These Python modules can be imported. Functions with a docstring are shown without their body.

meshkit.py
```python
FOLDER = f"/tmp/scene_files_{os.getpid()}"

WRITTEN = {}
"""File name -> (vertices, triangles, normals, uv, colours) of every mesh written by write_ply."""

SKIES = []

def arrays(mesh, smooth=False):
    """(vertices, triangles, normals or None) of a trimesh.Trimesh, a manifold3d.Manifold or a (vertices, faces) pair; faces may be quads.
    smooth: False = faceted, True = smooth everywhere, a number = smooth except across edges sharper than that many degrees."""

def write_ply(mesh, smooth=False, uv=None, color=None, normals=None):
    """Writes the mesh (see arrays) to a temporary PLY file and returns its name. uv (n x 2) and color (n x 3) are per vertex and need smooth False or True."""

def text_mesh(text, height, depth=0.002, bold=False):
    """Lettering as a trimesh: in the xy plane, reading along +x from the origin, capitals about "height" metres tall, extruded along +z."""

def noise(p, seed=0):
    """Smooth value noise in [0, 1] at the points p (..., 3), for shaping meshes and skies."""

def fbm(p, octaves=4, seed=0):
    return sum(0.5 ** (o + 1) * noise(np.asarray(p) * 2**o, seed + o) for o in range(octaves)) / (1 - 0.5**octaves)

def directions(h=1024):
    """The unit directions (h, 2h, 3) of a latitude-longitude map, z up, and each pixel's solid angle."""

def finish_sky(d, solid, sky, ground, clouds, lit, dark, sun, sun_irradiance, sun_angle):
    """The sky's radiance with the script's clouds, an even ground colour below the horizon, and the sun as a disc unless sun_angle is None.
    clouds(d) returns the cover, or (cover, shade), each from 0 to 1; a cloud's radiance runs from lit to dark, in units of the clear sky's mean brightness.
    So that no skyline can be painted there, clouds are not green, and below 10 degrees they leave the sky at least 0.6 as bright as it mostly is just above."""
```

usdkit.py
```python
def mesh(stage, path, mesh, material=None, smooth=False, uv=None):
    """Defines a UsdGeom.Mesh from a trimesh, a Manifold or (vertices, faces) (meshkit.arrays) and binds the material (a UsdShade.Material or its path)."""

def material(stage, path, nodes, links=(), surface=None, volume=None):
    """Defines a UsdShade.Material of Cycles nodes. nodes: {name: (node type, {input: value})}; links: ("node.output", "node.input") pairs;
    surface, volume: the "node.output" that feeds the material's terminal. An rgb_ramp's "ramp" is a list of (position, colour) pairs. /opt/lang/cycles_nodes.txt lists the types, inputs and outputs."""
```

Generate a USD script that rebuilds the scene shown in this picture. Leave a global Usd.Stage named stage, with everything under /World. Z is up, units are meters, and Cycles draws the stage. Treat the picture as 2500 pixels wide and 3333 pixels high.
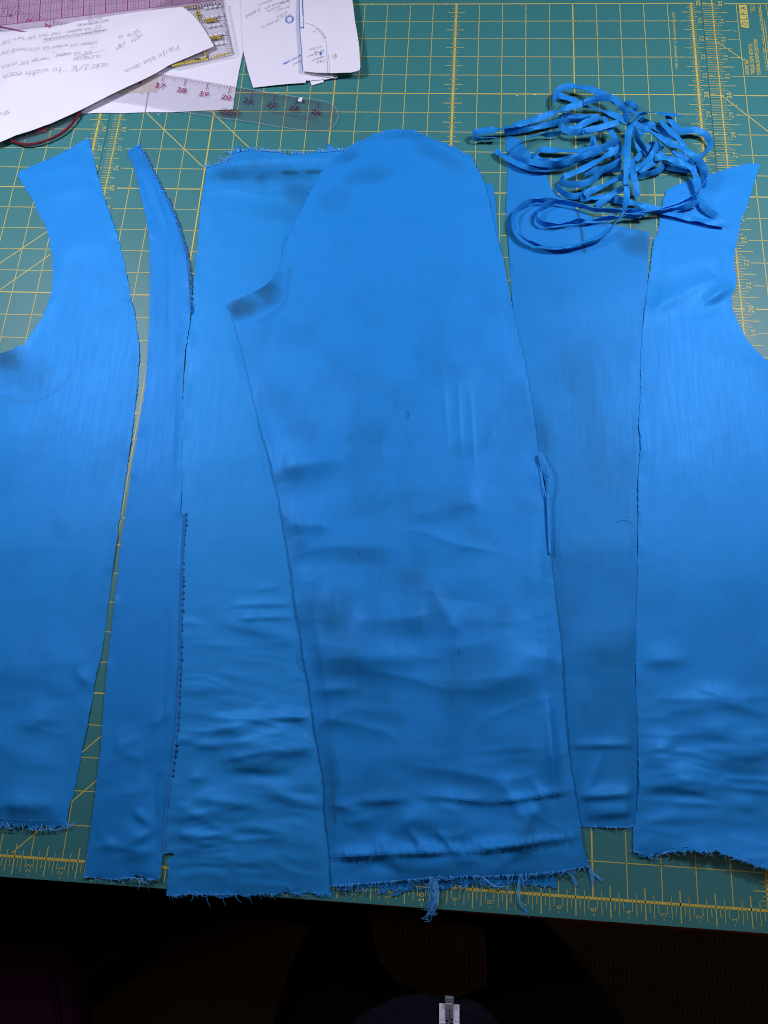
import math, random
import numpy as np, trimesh, shapely, manifold3d as m3d
from shapely.geometry import Polygon, LineString
from scipy.spatial import Delaunay
from scipy.spatial.transform import Rotation
from pxr import Usd, UsdGeom, UsdLux, UsdShade, Gf, Sdf, Vt
import usdkit, meshkit

# ------------------------------------------------------------------ stage, camera, light
stage = Usd.Stage.CreateInMemory()
UsdGeom.SetStageUpAxis(stage, UsdGeom.Tokens.z)
UsdGeom.SetStageMetersPerUnit(stage, 1.0)
W = UsdGeom.Xform.Define(stage, '/World'); stage.SetDefaultPrim(W.GetPrim())
UsdGeom.Scope.Define(stage, '/World/Looks')
IN = 0.0254
Z0 = 0.90                                    # top of the cutting mats above the floor
# camera measured from the printed inch grid of the mats (mat frame: x right, y up the table)
FPX = 2489.5
RV = (2.82666482, 0.0718083847, -0.0833485467)
CAM = np.array([-10.0708293, 3.50658129, 24.9970982]) * IN + [0, 0, Z0]
RM = Rotation.from_rotvec(RV).as_matrix()    # rows: right, down, forward
cam = UsdGeom.Camera.Define(stage, '/World/camera')
M4 = Gf.Matrix4d(*[float(x) for x in np.vstack([np.c_[np.array([RM[0], -RM[1], -RM[2]]), np.zeros(3)], np.r_[CAM, 1]]).ravel()])
cam.AddTransformOp().Set(M4)
cam.CreateHorizontalApertureAttr(36.0); cam.CreateVerticalApertureAttr(48.0)
cam.CreateFocalLengthAttr(36.0 * FPX / 2500); cam.CreateClippingRangeAttr(Gf.Vec2f(0.01, 50))
cam.CreateFStopAttr(0.0); cam.CreateFocusDistanceAttr(0.7)
cam.CreateExposureAttr(0.0)

def lamp(name, pos, target, w, h, intensity, color):
    """one rectangular ceiling or desk lamp head"""
    L = UsdLux.RectLight.Define(stage, '/World/' + name)
    pos, target = np.array(pos, float), np.array(target, float)
    z = pos - target; z /= np.linalg.norm(z)
    x = np.cross([0, 1, 0], z); x /= np.linalg.norm(x); y = np.cross(z, x)
    L.AddTransformOp().Set(Gf.Matrix4d(*[float(v) for v in np.vstack([np.c_[np.array([x, y, z]), np.zeros(3)], np.r_[pos, 1]]).ravel()]))
    L.CreateWidthAttr(w); L.CreateHeightAttr(h); L.CreateIntensityAttr(intensity)
    L.CreateColorAttr(Gf.Vec3f(*color)); L.CreateNormalizeAttr(False)
    return L
COOL = (0.85, 0.83, 1.0)
def mi(x, y, z): return (x * IN, y * IN, Z0 + z * IN)
lamp('lamp_west', mi(-31, 26, 22), mi(-21, 23, 0), 0.15, 0.11, 71, COOL)
lamp('lamp_east', mi(6, 27, 22), mi(-3, 23, 0), 0.15, 0.11, 71, COOL)
lamp('ceiling_lamp', mi(-12, 24, 62), mi(-12, 22, 0), 0.9, 0.3, 1.8, COOL)
lamp('room_lamp', mi(48, -22, 66), mi(0, -12, -30), 0.3, 0.3, 8.0, (1.0, 0.82, 0.62))

def at(px, py, z=0.0):
    """the point z metres above the mats that the photograph shows at pixel (px, py) of 2500 x 3333"""
    px, py, z = np.broadcast_arrays(np.asarray(px, float), np.asarray(py, float), np.asarray(z, float))
    d = np.stack([(px - 1250) / FPX, (py - 1666.5) / FPX, np.ones_like(px)], -1) @ RM
    t = (Z0 + z - CAM[2]) / d[..., 2]
    return CAM + d * t[..., None]
PXM = 0.000295                                # metres on the mat per photograph pixel, about

# ------------------------------------------------------------------ materials
def mat(name, nodes, links=(), surface='p.BSDF'):
    return usdkit.material(stage, '/World/Looks/' + name, nodes, links, surface=surface)
def plain(name, color, rough=0.5, var=0.0, scale=60, bump=0.0, bscale=400, **kw):
    n = {'p': ('principled_bsdf', dict(base_color=color, roughness=rough, **kw)), 'g': ('geometry', {})}
    l = []
    if var:
        n['n'] = ('noise_texture', {'scale': scale, 'detail': 4.0})
        n['r'] = ('rgb_ramp', {'ramp': [(0.25, tuple(c * (1 - var) for c in color)), (0.75, tuple(min(1, c * (1 + var)) for c in color))]})
        l += [('g.position', 'n.vector'), ('n.fac', 'r.fac'), ('r.color', 'p.base_color')]
    if bump:
        n['bn'] = ('noise_texture', {'scale': bscale, 'detail': 3.0}); n['b'] = ('bump', {'strength': bump, 'distance': 0.001})
        l += [('g.position', 'bn.vector'), ('bn.fac', 'b.height'), ('b.normal', 'p.normal')]
    return mat(name, n, l)

BLUE = (0.020, 0.305, 0.83)
def satin(name, base=BLUE, stained=True):
    n = {'g': ('geometry', {}),
         'map': ('mapping', {'scale': (420.0, 26.0, 420.0)}), 'streak': ('noise_texture', {'scale': 1.0, 'detail': 3.0}),
         'fine': ('noise_texture', {'scale': 900.0, 'detail': 2.0}), 'big': ('noise_texture', {'scale': 16.0, 'detail': 3.0, 'roughness': 0.55}),
         'mixf': ('math', {'math_type': 'multiply_add', 'value2': 0.28, 'value3': 0.08}), 'mixg': ('math', {'math_type': 'multiply_add', 'value2': 1.1}),
         'mixh': ('math', {'math_type': 'multiply_add', 'value2': 1.0}),
         'r': ('rgb_ramp', {'ramp': [(0.80, tuple(c * 0.78 for c in base)), (1.74, tuple(min(1, c * 1.14) for c in base))]}),
         'rr': ('map_range', {'from_min': 0.3, 'from_max': 0.7, 'to_min': 0.50, 'to_max': 0.57}),
         'at': ('attribute', {'attribute': 'stain'}), 'sm': ('mix_color', {'blend_type': 'multiply', 'b': (0.55, 0.36, 0.30)}),
         'bm': ('bump', {'strength': 0.25, 'distance': 0.0004}),
         'p': ('principled_bsdf', {'roughness': 0.47, 'specular_ior_level': 0.42, 'specular_tint': (0.3, 0.65, 1.0), 'metallic': 0.10, 'sheen_weight': 0.05, 'sheen_roughness': 0.5, 'sheen_tint': (0.2, 0.55, 1.0)})}
    l = [('g.position', 'map.vector'), ('map.vector', 'streak.vector'), ('g.position', 'fine.vector'), ('g.position', 'big.vector'),
         ('streak.fac', 'mixf.value1'), ('fine.fac', 'mixg.value1'), ('mixf.value', 'mixg.value3'), ('big.fac', 'mixh.value1'), ('mixg.value', 'mixh.value3'),
         ('mixh.value', 'r.fac'), ('r.color', 'sm.a'), ('at.fac', 'sm.fac'), ('sm.result', 'p.base_color'),
         ('streak.fac', 'rr.value'), ('rr.result', 'p.roughness'), ('fine.fac', 'bm.height'), ('bm.normal', 'p.normal')]
    return mat(name, n, l)
SATIN = satin('blue_satin')
SATIN2 = satin('blue_satin_back', (0.016, 0.262, 0.71))
SATIN_B = satin('blue_satin_facing', (0.016, 0.275, 0.77))
SATIN_C = satin('blue_satin_panel', (0.022, 0.315, 0.82))
SATIN_S = satin('blue_satin_sleeve', (0.019, 0.300, 0.83))
RIBBON = satin('blue_strip_satin', (0.014, 0.270, 0.76))
THREAD = plain('blue_thread', (0.09, 0.46, 0.95), 0.6)
THREADD = plain('blue_seam_thread', (0.03, 0.33, 0.80), 0.6)
MATG = plain('mat_green', (0.041, 0.207, 0.204), 0.44, 0.06, 9, 0.10, 1500, specular_ior_level=0.5)
PRINT = plain('mat_yellow_print', (0.63, 0.52, 0.105), 0.5)
SEAMD = plain('mat_scratch', (0.16, 0.33, 0.38), 0.5)
PAPER = plain('white_paper', (0.80, 0.79, 0.86), 0.75, 0.02, 12, 0.06, 500)
PAPER2 = plain('off_white_paper', (0.77, 0.76, 0.84), 0.75, 0.02, 14, 0.06, 500)
TAPE = plain('masking_tape', (0.66, 0.58, 0.52), 0.6, 0.05, 80)
PENCIL = plain('pencil', (0.42, 0.41, 0.45), 0.6)
BLUEINK = plain('blue_pencil', (0.06, 0.20, 0.55), 0.6)
REDINK = plain('red_print', (0.50, 0.015, 0.06), 0.4)
PINKINK = plain('magenta_print', (0.30, 0.010, 0.085), 0.45)
PURPINK = plain('purple_print', (0.30, 0.11, 0.23), 0.45)
DARKPRINT = plain('dark_print', (0.06, 0.03, 0.05), 0.45)
YELLOWPRINT = plain('yellow_ruler_print', (0.62, 0.50, 0.05), 0.45)
WHITEPRINT = plain('frosted_print', (0.72, 0.72, 0.75), 0.6)
INK = mat('transparent_red_ink', {'t': ('transparent_bsdf', {'color': (0.50, 0.055, 0.20)}), 'd': ('diffuse_bsdf', {'color': (0.30, 0.010, 0.085)}), 'm': ('mix_closure', {'fac': 0.22})}, [('t.BSDF', 'm.closure1'), ('d.BSDF', 'm.closure2')], surface='m.closure')
RIM = plain('dark_red_rim', (0.16, 0.012, 0.022), 0.25)
WOOD = plain('red_brown_wood', (0.10, 0.025, 0.010), 0.35, 0.35, 40, 0.05)
MAROON = plain('maroon_fabric', (0.16, 0.010, 0.10), 0.85, 0.2, 300, 0.3, 900)
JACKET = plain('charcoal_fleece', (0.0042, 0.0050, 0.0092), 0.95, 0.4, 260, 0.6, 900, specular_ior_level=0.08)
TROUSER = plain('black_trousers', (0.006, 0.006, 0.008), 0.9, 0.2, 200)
ZTAPE = plain('white_zip_tape', (0.62, 0.62, 0.68), 0.8, 0.1, 900, 0.3, 1800)
METAL = plain('zip_metal', (0.75, 0.74, 0.72), 0.28, metallic=1.0)
METALD = plain('zip_pull_metal', (0.35, 0.31, 0.32), 0.35, metallic=1.0)
LEGM = plain('dark_leg_metal', (0.03, 0.03, 0.03), 0.5)
def clear(name, tint, haze, hazecol, gloss=0.08):
    return mat(name, {'t': ('transparent_bsdf', {'color': tint}), 'd': ('diffuse_bsdf', {'color': hazecol}), 'm1': ('mix_closure', {'fac': haze}),
                      'gl': ('glossy_bsdf', {'color': (0.9, 0.9, 0.9), 'roughness': 0.08}), 'm2': ('mix_closure', {'fac': 0.035})},
               [('t.BSDF', 'm1.closure1'), ('d.BSDF', 'm1.closure2'), ('m1.closure', 'm2.closure1'), ('gl.BSDF', 'm2.closure2')], surface='m2.closure')
CLEAR = clear('clear_plastic', (0.965, 0.968, 0.975), 0.045, (0.40, 0.40, 0.45))
PINKPL = clear('pink_clear_plastic', (0.965, 0.90, 0.955), 0.05, (0.55, 0.36, 0.50))
CLEARQ = clear('clear_thick_plastic', (0.96, 0.955, 0.96), 0.05, (0.6, 0.6, 0.6))
CARPET = mat('brown_ribbed_carpet', {'g': ('geometry', {}), 'n': ('noise_texture', {'scale': 700.0, 'detail': 3.0}), 'r': ('rgb_ramp', {'ramp': [(0.3, (0.055, 0.028, 0.008)), (0.75, (0.21, 0.11, 0.036))]}),
              'b': ('bump', {'strength': 0.6, 'distance': 0.002}), 'p': ('principled_bsdf', {'roughness': 0.95})},
             [('g.position', 'n.vector'), ('n.fac', 'r.fac'), ('r.color', 'p.base_color'), ('n.fac', 'b.height'), ('b.normal', 'p.normal')])

# ------------------------------------------------------------------ helpers
used = {}
def path_for(name, parent):
    base = parent.GetPath().pathString if parent else '/World'
    k = used.get((base, name), 0); used[(base, name)] = k + 1
    return f'{base}/{name}' + (f'_{k:03d}' if k else '')
def key(p, **kw):
    for k, v in kw.items():
        if v: p.SetCustomDataByKey(k, v)
    return p
def thing(name, label, cat, group=None):
    return key(UsdGeom.Xform.Define(stage, path_for(name, None)).GetPrim(), label=label, category=cat, group=group)
def obj(name, mesh, material, parent=None, smooth=False, **kw):
    m = usdkit.mesh(stage, path_for(name, parent), mesh, material, smooth=smooth)
    return key(m.GetPrim(), **kw)
def curves(name, lines, width, material, parent, **kw):
    """thin threads: tapered four-sided tubes joined in one mesh"""
    V, F, o = [], [], 0
    for ln in lines:
        ln = np.asarray(ln, float); n = len(ln)
        t = np.gradient(ln, axis=0); t /= np.maximum(np.linalg.norm(t, axis=1, keepdims=True), 1e-12)
        a = np.cross(t, [0.13, 0.21, 0.97]); a /= np.maximum(np.linalg.norm(a, axis=1, keepdims=True), 1e-9); b = np.cross(t, a)
        w = np.full(n, width / 2.0); w[-1] *= 0.5
        ring = np.stack([ln + a * w[:, None], ln + b * w[:, None], ln - a * w[:, None], ln - b * w[:, None]], 1).reshape(-1, 3)
        V.append(ring)
        for i in range(n - 1):
            for k in range(4):
                p, q = o + i * 4 + k, o + i * 4 + (k + 1) % 4
                F += [(p, q, q + 4), (p, q + 4, p + 4)]
        o += 4 * n
    return obj(name, (np.vstack(V), np.array(F)), material, parent, smooth=True, **kw)
def prism(xy, z0, z1, holes=()):
    p = Polygon(np.asarray(xy)[:, :2], [np.asarray(h)[:, :2] for h in holes]).buffer(0)
    m = trimesh.creation.extrude_polygon(p, z1 - z0, engine='earcut'); m.apply_translation([0, 0, z0]); return m
def quads(segs, z):
    """flat printed strokes: (x0, y0, x1, y1, width) -> mesh at height z"""
    s = np.asarray(segs, float); a, b, w = s[:, :2], s[:, 2:4], s[:, 4:5] / 2
    d = b - a; d /= np.maximum(np.linalg.norm(d, axis=1, keepdims=True), 1e-12); n = np.c_[-d[:, 1], d[:, 0]] * w
    V = np.stack([a - n, b - n, b + n, a + n], 1).reshape(-1, 2)
    i = np.arange(len(s))[:, None] * 4
    return np.c_[V, np.full(len(V), z) if np.ndim(z) == 0 else z], np.vstack([i + [0, 1, 2], i + [0, 2, 3]])
def spline(P, step):
    """Catmull-Rom through the rows of P, resampled about every step (first two columns)"""
    P = np.asarray(P, float)
    if len(P) < 3:
        n = max(2, int(np.linalg.norm(P[-1, :2] - P[0, :2]) / step) + 1); return P[0] + (P[-1] - P[0]) * np.linspace(0, 1, n)[:, None]
    Q = np.vstack([2 * P[0] - P[1], P, 2 * P[-1] - P[-2]]); out = []
    for i in range(1, len(Q) - 2):
        n = max(2, int(np.linalg.norm(Q[i + 1, :2] - Q[i, :2]) / step))
        t = (np.arange(n) / n)[:, None]
        out.append(0.5 * (2 * Q[i] + (Q[i + 1] - Q[i - 1]) * t + (2 * Q[i - 1] - 5 * Q[i] + 4 * Q[i + 1] - Q[i + 2]) * t**2 + (3 * Q[i] - Q[i - 1] - 3 * Q[i + 1] + Q[i + 2]) * t**3))
    return np.vstack(out + [P[-1:]])
def crop(x, y, w, zoom, pts):
    """points read off an enlarged view -> photograph pixels"""
    p = np.asarray(pts, float).copy(); p[:, :2] = p[:, :2] * (w / zoom) + [x, y]; return p

GL = dict(a='36 16 05 03 12 22 34/36 33 42', b='09 02 22 33 35 26 05', c='36 16 05 03 12 32', d='36 16 05 03 12 33/49 32', e='04 35 26 15 03 12 32', f='39 28 22 10/05 35',
 g='36 16 05 03 13 35/36 31 10 00', h='09 02/05 26 35 32', i='16 12/18 17', j='26 20 10', k='09 02/36 04 32', l='19 12 22', m='06 02/05 16 22/25 36 42', n='06 02/05 26 35 32',
 o='16 05 03 12 23 35 26 16', p='06 00/06 26 35 33 22 02', q='36 16 03 33/36 30', r='06 02/05 16 26', s='36 16 05 34 22 02', t='19 13 22/06 36', u='06 03 12 23 36/36 32', v='06 12 36',
 w='06 12 25 32 46', x='06 32/36 02', y='06 13/36 00', z='06 36 02 32', A='02 29 42/14 34', B='02 09 28 27 06 34 33 22 02', C='48 29 08 03 22 43', D='02 09 28 45 33 02', E='49 09 02 42/05 35',
 F='49 09 02/05 35', H='09 02/49 42/05 45', I='29 22', J='39 33 12 03', K='09 02/49 05 42', L='09 02 42', M='02 09 24 49 42', N='02 09 42 49', O='29 07 04 22 44 47 29', P='02 09 38 36 05',
 R='02 09 38 36 05 42', S='48 29 08 06 44 23 03', T='09 49/29 22', U='09 03 22 43 49', V='09 22 49', W='09 12 26 32 49', Y='09 25 49/25 22', Z='09 49 02 42')
GL.update({'0': '29 07 04 22 44 47 29', '1': '18 29 22', '2': '08 29 38 36 02 42', '3': '08 29 38 26 34 22 03', '4': '29 04 44/39 32', '5': '39 09 06 26 34 22 02', '6': '39 15 03 22 33 25 05',
 '7': '09 39 12', '8': '26 08 29 48 26 03 22 43 26', '9': '36 06 09 39 32', '/': '01 49', '"': '19 17/39 37', '-': '05 35', '!': '29 24/23 22', '@': '35 26 15 24 35 33 44 48 29 07 03 22 42', '.': '12 13', ',': '12 01', '(': '29 16 14 21', ')': '09 16 14 01'})
def script(text, p0, p1, hpx, z, width, seed=0, slant=0.18, rough=0.25, adv=1.15):
    """single-stroke lettering along the photograph line p0 -> p1; returns flat strokes"""
    rng = random.Random(seed + len(text)); a, b = at(*p0, z), at(*p1, z)
    d = (b - a)[:2]; L = np.linalg.norm(d); d /= L; up = np.array([-d[1], d[0]])
    s = hpx * PXM / 7.0; xs, tot = [], 0.0
    for ch in text:
        xs.append(tot); tot += (4.2 if ch.isupper() or ch in 'mw@' else 2.2 if ch in 'il1.,!"' else 2.4 if ch == ' ' else 3.6) * adv
    k = L / max(tot, 1e-6); segs = []
    for ch, x0 in zip(text, xs):
        if ch not in GL: continue
        jy = rng.uniform(-rough, rough)
        for st in GL[ch].split('/'):
            pt = np.array([[int(c[0]), int(c[1]) - 2] for c in st.split()], float) + np.array([[rng.uniform(-rough, rough) * 0.6, rng.uniform(-rough, rough) * 0.6 + jy] for _ in st.split()])
            if len(pt) > 2: pt = spline(pt, 0.8)
            X = (x0 + pt[:, 0]) * k + pt[:, 1] * s * slant; Y = pt[:, 1] * s
            q = a[:2] + X[:, None] * d + Y[:, None] * up
            segs += [(*q[i], *q[i + 1], width) for i in range(len(q) - 1)]
    return segs
def wiggle(p0, p1, hpx, z, width, n, seed):
    """print too small to read: a row of little strokes"""
    rng = random.Random(seed); a, b = at(*p0, z)[:2], at(*p1, z)[:2]; d = b - a; L = np.linalg.norm(d); d /= L; up = np.array([-d[1], d[0]]); out = []
    for i in range(n):
        if rng.random() < 0.14: continue
        x = L * i / n; h = hpx * PXM * rng.uniform(0.5, 1)
        q0 = a + d * x; q1 = q0 + up * h + d * rng.uniform(-.3, .5) * L / n
        out.append((*q0, *q1, width)); q2 = q0 + d * L / n * 0.7 + up * h * rng.uniform(0, 1); out.append((*q1, *q2, width))
    return out
def polyline(px, z, width, closed=False, step=3):
    q = spline([at(*p, z) for p in px], 0.001)[:, :2] if len(px) > 2 else np.array([at(*p, z)[:2] for p in px])
    return [(*q[i], *q[i + 1], width) for i in range(len(q) - 1)]

# ------------------------------------------------------------------ the setting
def carpet():
    rib = 0.0078; xs = np.arange(-1.3, 1.0, rib / 6); ys = np.linspace(-1.3, 1.2, 90)
    X, Y = np.meshgrid(xs, ys, indexing='ij')
    wob = (meshkit.fbm(np.stack([X * 3, Y * 9, 0 * X], -1), 3, 5) - 0.5) * 0.010
    Z = 0.0035 * np.abs(np.sin(np.pi * (X + wob) / rib)) ** 0.7 + (meshkit.noise(np.stack([X * 160, Y * 60, 0 * X], -1), 3) - .5) * 0.0012
    n, m = X.shape; i = np.arange(n * m).reshape(n, m)
    F = np.stack([i[:-1, :-1], i[1:, :-1], i[1:, 1:], i[:-1, 1:]], -1).reshape(-1, 4)
    return np.stack([X, Y, Z - 0.004], -1).reshape(-1, 3), F
obj('floor_carpet', carpet(), CARPET, smooth=True, kind='structure', label='dark brown ribbed carpet on the floor below the table')

tb = thing('work_table', 'dark red brown wooden work table under the cutting mats, only its front edge showing', 'table')
e0, e1 = at(-150, 2847, -0.003), at(2650, 3066, -0.003)
dl = (e1 - e0)[:2] / np.linalg.norm((e1 - e0)[:2]); nl = np.array([-dl[1], dl[0]])
A = e0[:2] - dl * 0.55; B = e1[:2] + dl * 0.45
def rounded_slab(c, z0, z1, r=0.006):
    pg = Polygon(c); parts = []
    for k, t in enumerate(np.linspace(0, np.pi / 2, 5)):
        parts.append((pg.buffer(-r * (1 - math.cos(t)) - 1e-6), z1 - r + r * math.sin(t)))
    rings = [np.array(g.exterior.coords)[:-1] for g, _ in parts]; zs = [z for _, z in parts]
    V = [np.c_[rings[0], np.full(4, z0)]] + [np.c_[r_, np.full(4, z)] for r_, z in zip(rings, zs)]
    V = np.vstack(V); F = []
    n = len(rings) + 1
    for k in range(n - 1):
        for j in range(4):
            a, b = k * 4 + j, k * 4 + (j + 1) % 4; F += [(a, b, b + 4), (a, b + 4, a + 4)]
    F += [(2, 1, 0), (3, 2, 0)] + [((n - 1) * 4 + a, (n - 1) * 4 + b, (n - 1) * 4 + c_) for a, b, c_ in ((0, 1, 2), (0, 2, 3))]
    m = trimesh.Trimesh(V, np.array(F), process=False); trimesh.repair.fix_normals(m); return m
far = 1.05
slab = [A, B, B + nl * far, A + nl * far]
obj('tabletop', rounded_slab(slab, Z0 - 0.033, Z0 - 0.003), WOOD, tb, smooth=40)
for c in ((A + dl * .1 + nl * .3), (B - dl * .1 + nl * .3), (B - dl * .1 + nl * (far - .1)), (A + dl * .1 + nl * (far - .1))):
    obj('leg', prism([c + [-.03, -.03], c + [.03, -.03], c + [.03, .03], c + [-.03, .03]], 0.0, Z0 - 0.033), WOOD, tb)

# ------------------------------------------------------------------ cutting mats
textcache = {}
def lettering(items, z):
    """items: (text, centre xy, reading direction, cap height, bold, width factor) -> one mesh"""
    out = []
    for text, c, d, h, bold, wf in items:
        k = (text, bold)
        if k not in textcache:
            m = meshkit.text_mesh(text, 1.0, 0.01, bold); v = np.array(m.vertices); keep = m.triangles_center[:, 2] > 0.0099
            cx = (v[:, 0].min() + v[:, 0].max()) / 2; textcache[k] = (np.c_[v[:, 0] - cx, v[:, 1] - 0.5], m.faces[keep])
        v, f = textcache[k]; d = np.asarray(d, float); d = d / np.linalg.norm(d); u = np.array([-d[1], d[0]])
        xy = np.asarray(c) + (v[:, :1] * h * wf) * d + v[:, 1:] * h * u
        out.append(trimesh.Trimesh(np.c_[xy, np.full(len(xy), z)], f, process=False))
    m = trimesh.util.concatenate(out); return np.array(m.vertices), np.array(m.faces)
class Frame:
    """inch frame of one mat: two photograph points on the ruler line fix it"""
    def __init__(s, p_hi, y_hi, p_lo, y_lo):
        a, b = at(*p_hi)[:2], at(*p_lo)[:2]; s.y = (a - b) / (y_hi - y_lo); s.x = np.array([s.y[1], -s.y[0]]); s.o = a - s.y * y_hi
    def __call__(s, x, y): return s.o + s.x * x + s.y * y
    def seg(s, x0, y0, x1, y1, w): return (*s(x0, y0), *s(x1, y1), w * IN)
def ticks(fr, x, y0, y1, left, right):
    out = []
    for k in range(int(y0 * 8), int(y1 * 8) + 1):
        y = k / 8
        if k % 8 == 0: l = 0
        elif k % 4 == 0: l = 2
        elif k % 2 == 0: l = 1
        else: l = 0.55
        if l == 0: continue
        w = 0.026 if k % 4 == 0 else 0.017
        out.append(fr.seg(x - left[0] * l - left[1], y, x + right[0] * l + right[1], y, w))
    return out
ZP = Z0 + 0.00012
def build_mat(fr, label, xmin, xmax, ymin, ymax, e_l, e_r, e_b, vlines, hspans, extra, nums):
    t = thing('cutting_mat', label, 'cutting mat', 'green cutting mats side by side on the table')
    corners = [fr(xmin - e_l, ymin - e_b), fr(xmax + e_r, ymin - e_b), fr(xmax + e_r, ymax + .55), fr(xmin - e_l, ymax + .55)]
    obj('mat_sheet', prism(corners, Z0 - 0.0028, Z0), MATG, t)
    thin, bold = [], []
    for x in vlines: (bold if x % 5 == 0 else thin).append(fr.seg(x, ymin, x, ymax, .048 if x % 5 == 0 else .025))
    for y in range(ymin, ymax + 1):
        for a, b in hspans(y): (bold if y % 5 == 0 else thin).append(fr.seg(a, y, b, y, .044 if y % 5 == 0 else .024))
    obj('printed_grid', quads(thin + bold, ZP), PRINT, t, kind='stuff')
    obj('printed_ruler_marks', quads(extra, ZP + 4e-5), PRINT, t, kind='stuff')
    obj('printed_numbers', lettering(nums, ZP + 8e-5), PRINT, t)
    return t
F0 = Frame((2274.8, 308.6), 30, (2493.3, 2841.3), 1)
up = F0.y / np.linalg.norm(F0.y)
ex = [F0.seg(0, -.03, 0, 35, .082), F0.seg(-24, 0, -24, 35, .045), F0.seg(-10, 0, -10, 35, .085), F0.seg(-24, 0, .35, 0, .075)]
ex += ticks(F0, 0, 0, 35, (.18, .04), (.17, .06)) + ticks(F0, -24, 0, 35, (.0, .27), (.14, .02)) + ticks(F0, -10, 0, 35, (.19, 0), (.19, 0))
for k in range(-24 * 8, 1):
    x = k / 8
    if k % 8 == 0: continue
    l = .36 if k % 4 == 0 else .20 if k % 2 == 0 else .0
    ex.append(F0.seg(x, l, x, {0: -.50, 2: -.42}.get(k % 4, -.28) if k % 2 == 0 else -.28, .030 if k % 4 == 0 else .018))
for a, b in (((532.1, 420.2), (664.7, 547)), ((476, 366), (532.1, 420.2)), ((664.7, 547), (672, 555)), ((684, 359), (830, 499)), ((39, 2777), (360, 2501)), ((264, 2452), (400, 2336))):
    p, q = at(*a)[:2], at(*b)[:2]; ex.append((*p, *q, .034 * IN))
nm = []
for y in range(1, 36):
    nm.append((str(y), F0(.30, y), up, .17 * IN, y % 5 == 0, 1.08)); nm.append((str(y), F0(-23.72, y), up, .16 * IN, y % 5 == 0, 1.05))
for x in range(-23, 0):
    nm.append((str(x), F0(x, -.36), up, .15 * IN, x % 5 == 0, 1.0))
def span0(y): return [(-24.3, -23.82), (-23.52, .14), (.46, .62)] if y else []
m0 = build_mat(F0, 'middle green cutting mat with a yellow inch grid under the sleeve and the strips', -24, 0, 0, 35, .435, .440, .585,
               [x for x in range(-23, 0) if x != -10], span0, ex, nm)
sm = []
for k, (a, b) in enumerate((((2205, 222), (2195, 40)),)): sm += script('MADE IN JAPAN FABRIQUE AU JAPON HECHO EN JAPON', a, b, 7, 0, .0004, 3, 0, .05)
obj('printed_small_text', quads(sm, ZP + 8e-5), PRINT, m0, kind='stuff')
scr = []
for a, b in (((1735, 308), (1745, 309)), ((513, 371), (518, 373)), ((1680, 311), (1687, 313)), ((2140, 850), (2146, 846))): scr += polyline((a, b), 0, .0007)
obj('scuff_marks', quads(scr, ZP + 9e-5), WHITEPRINT, m0, kind='stuff')

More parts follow.
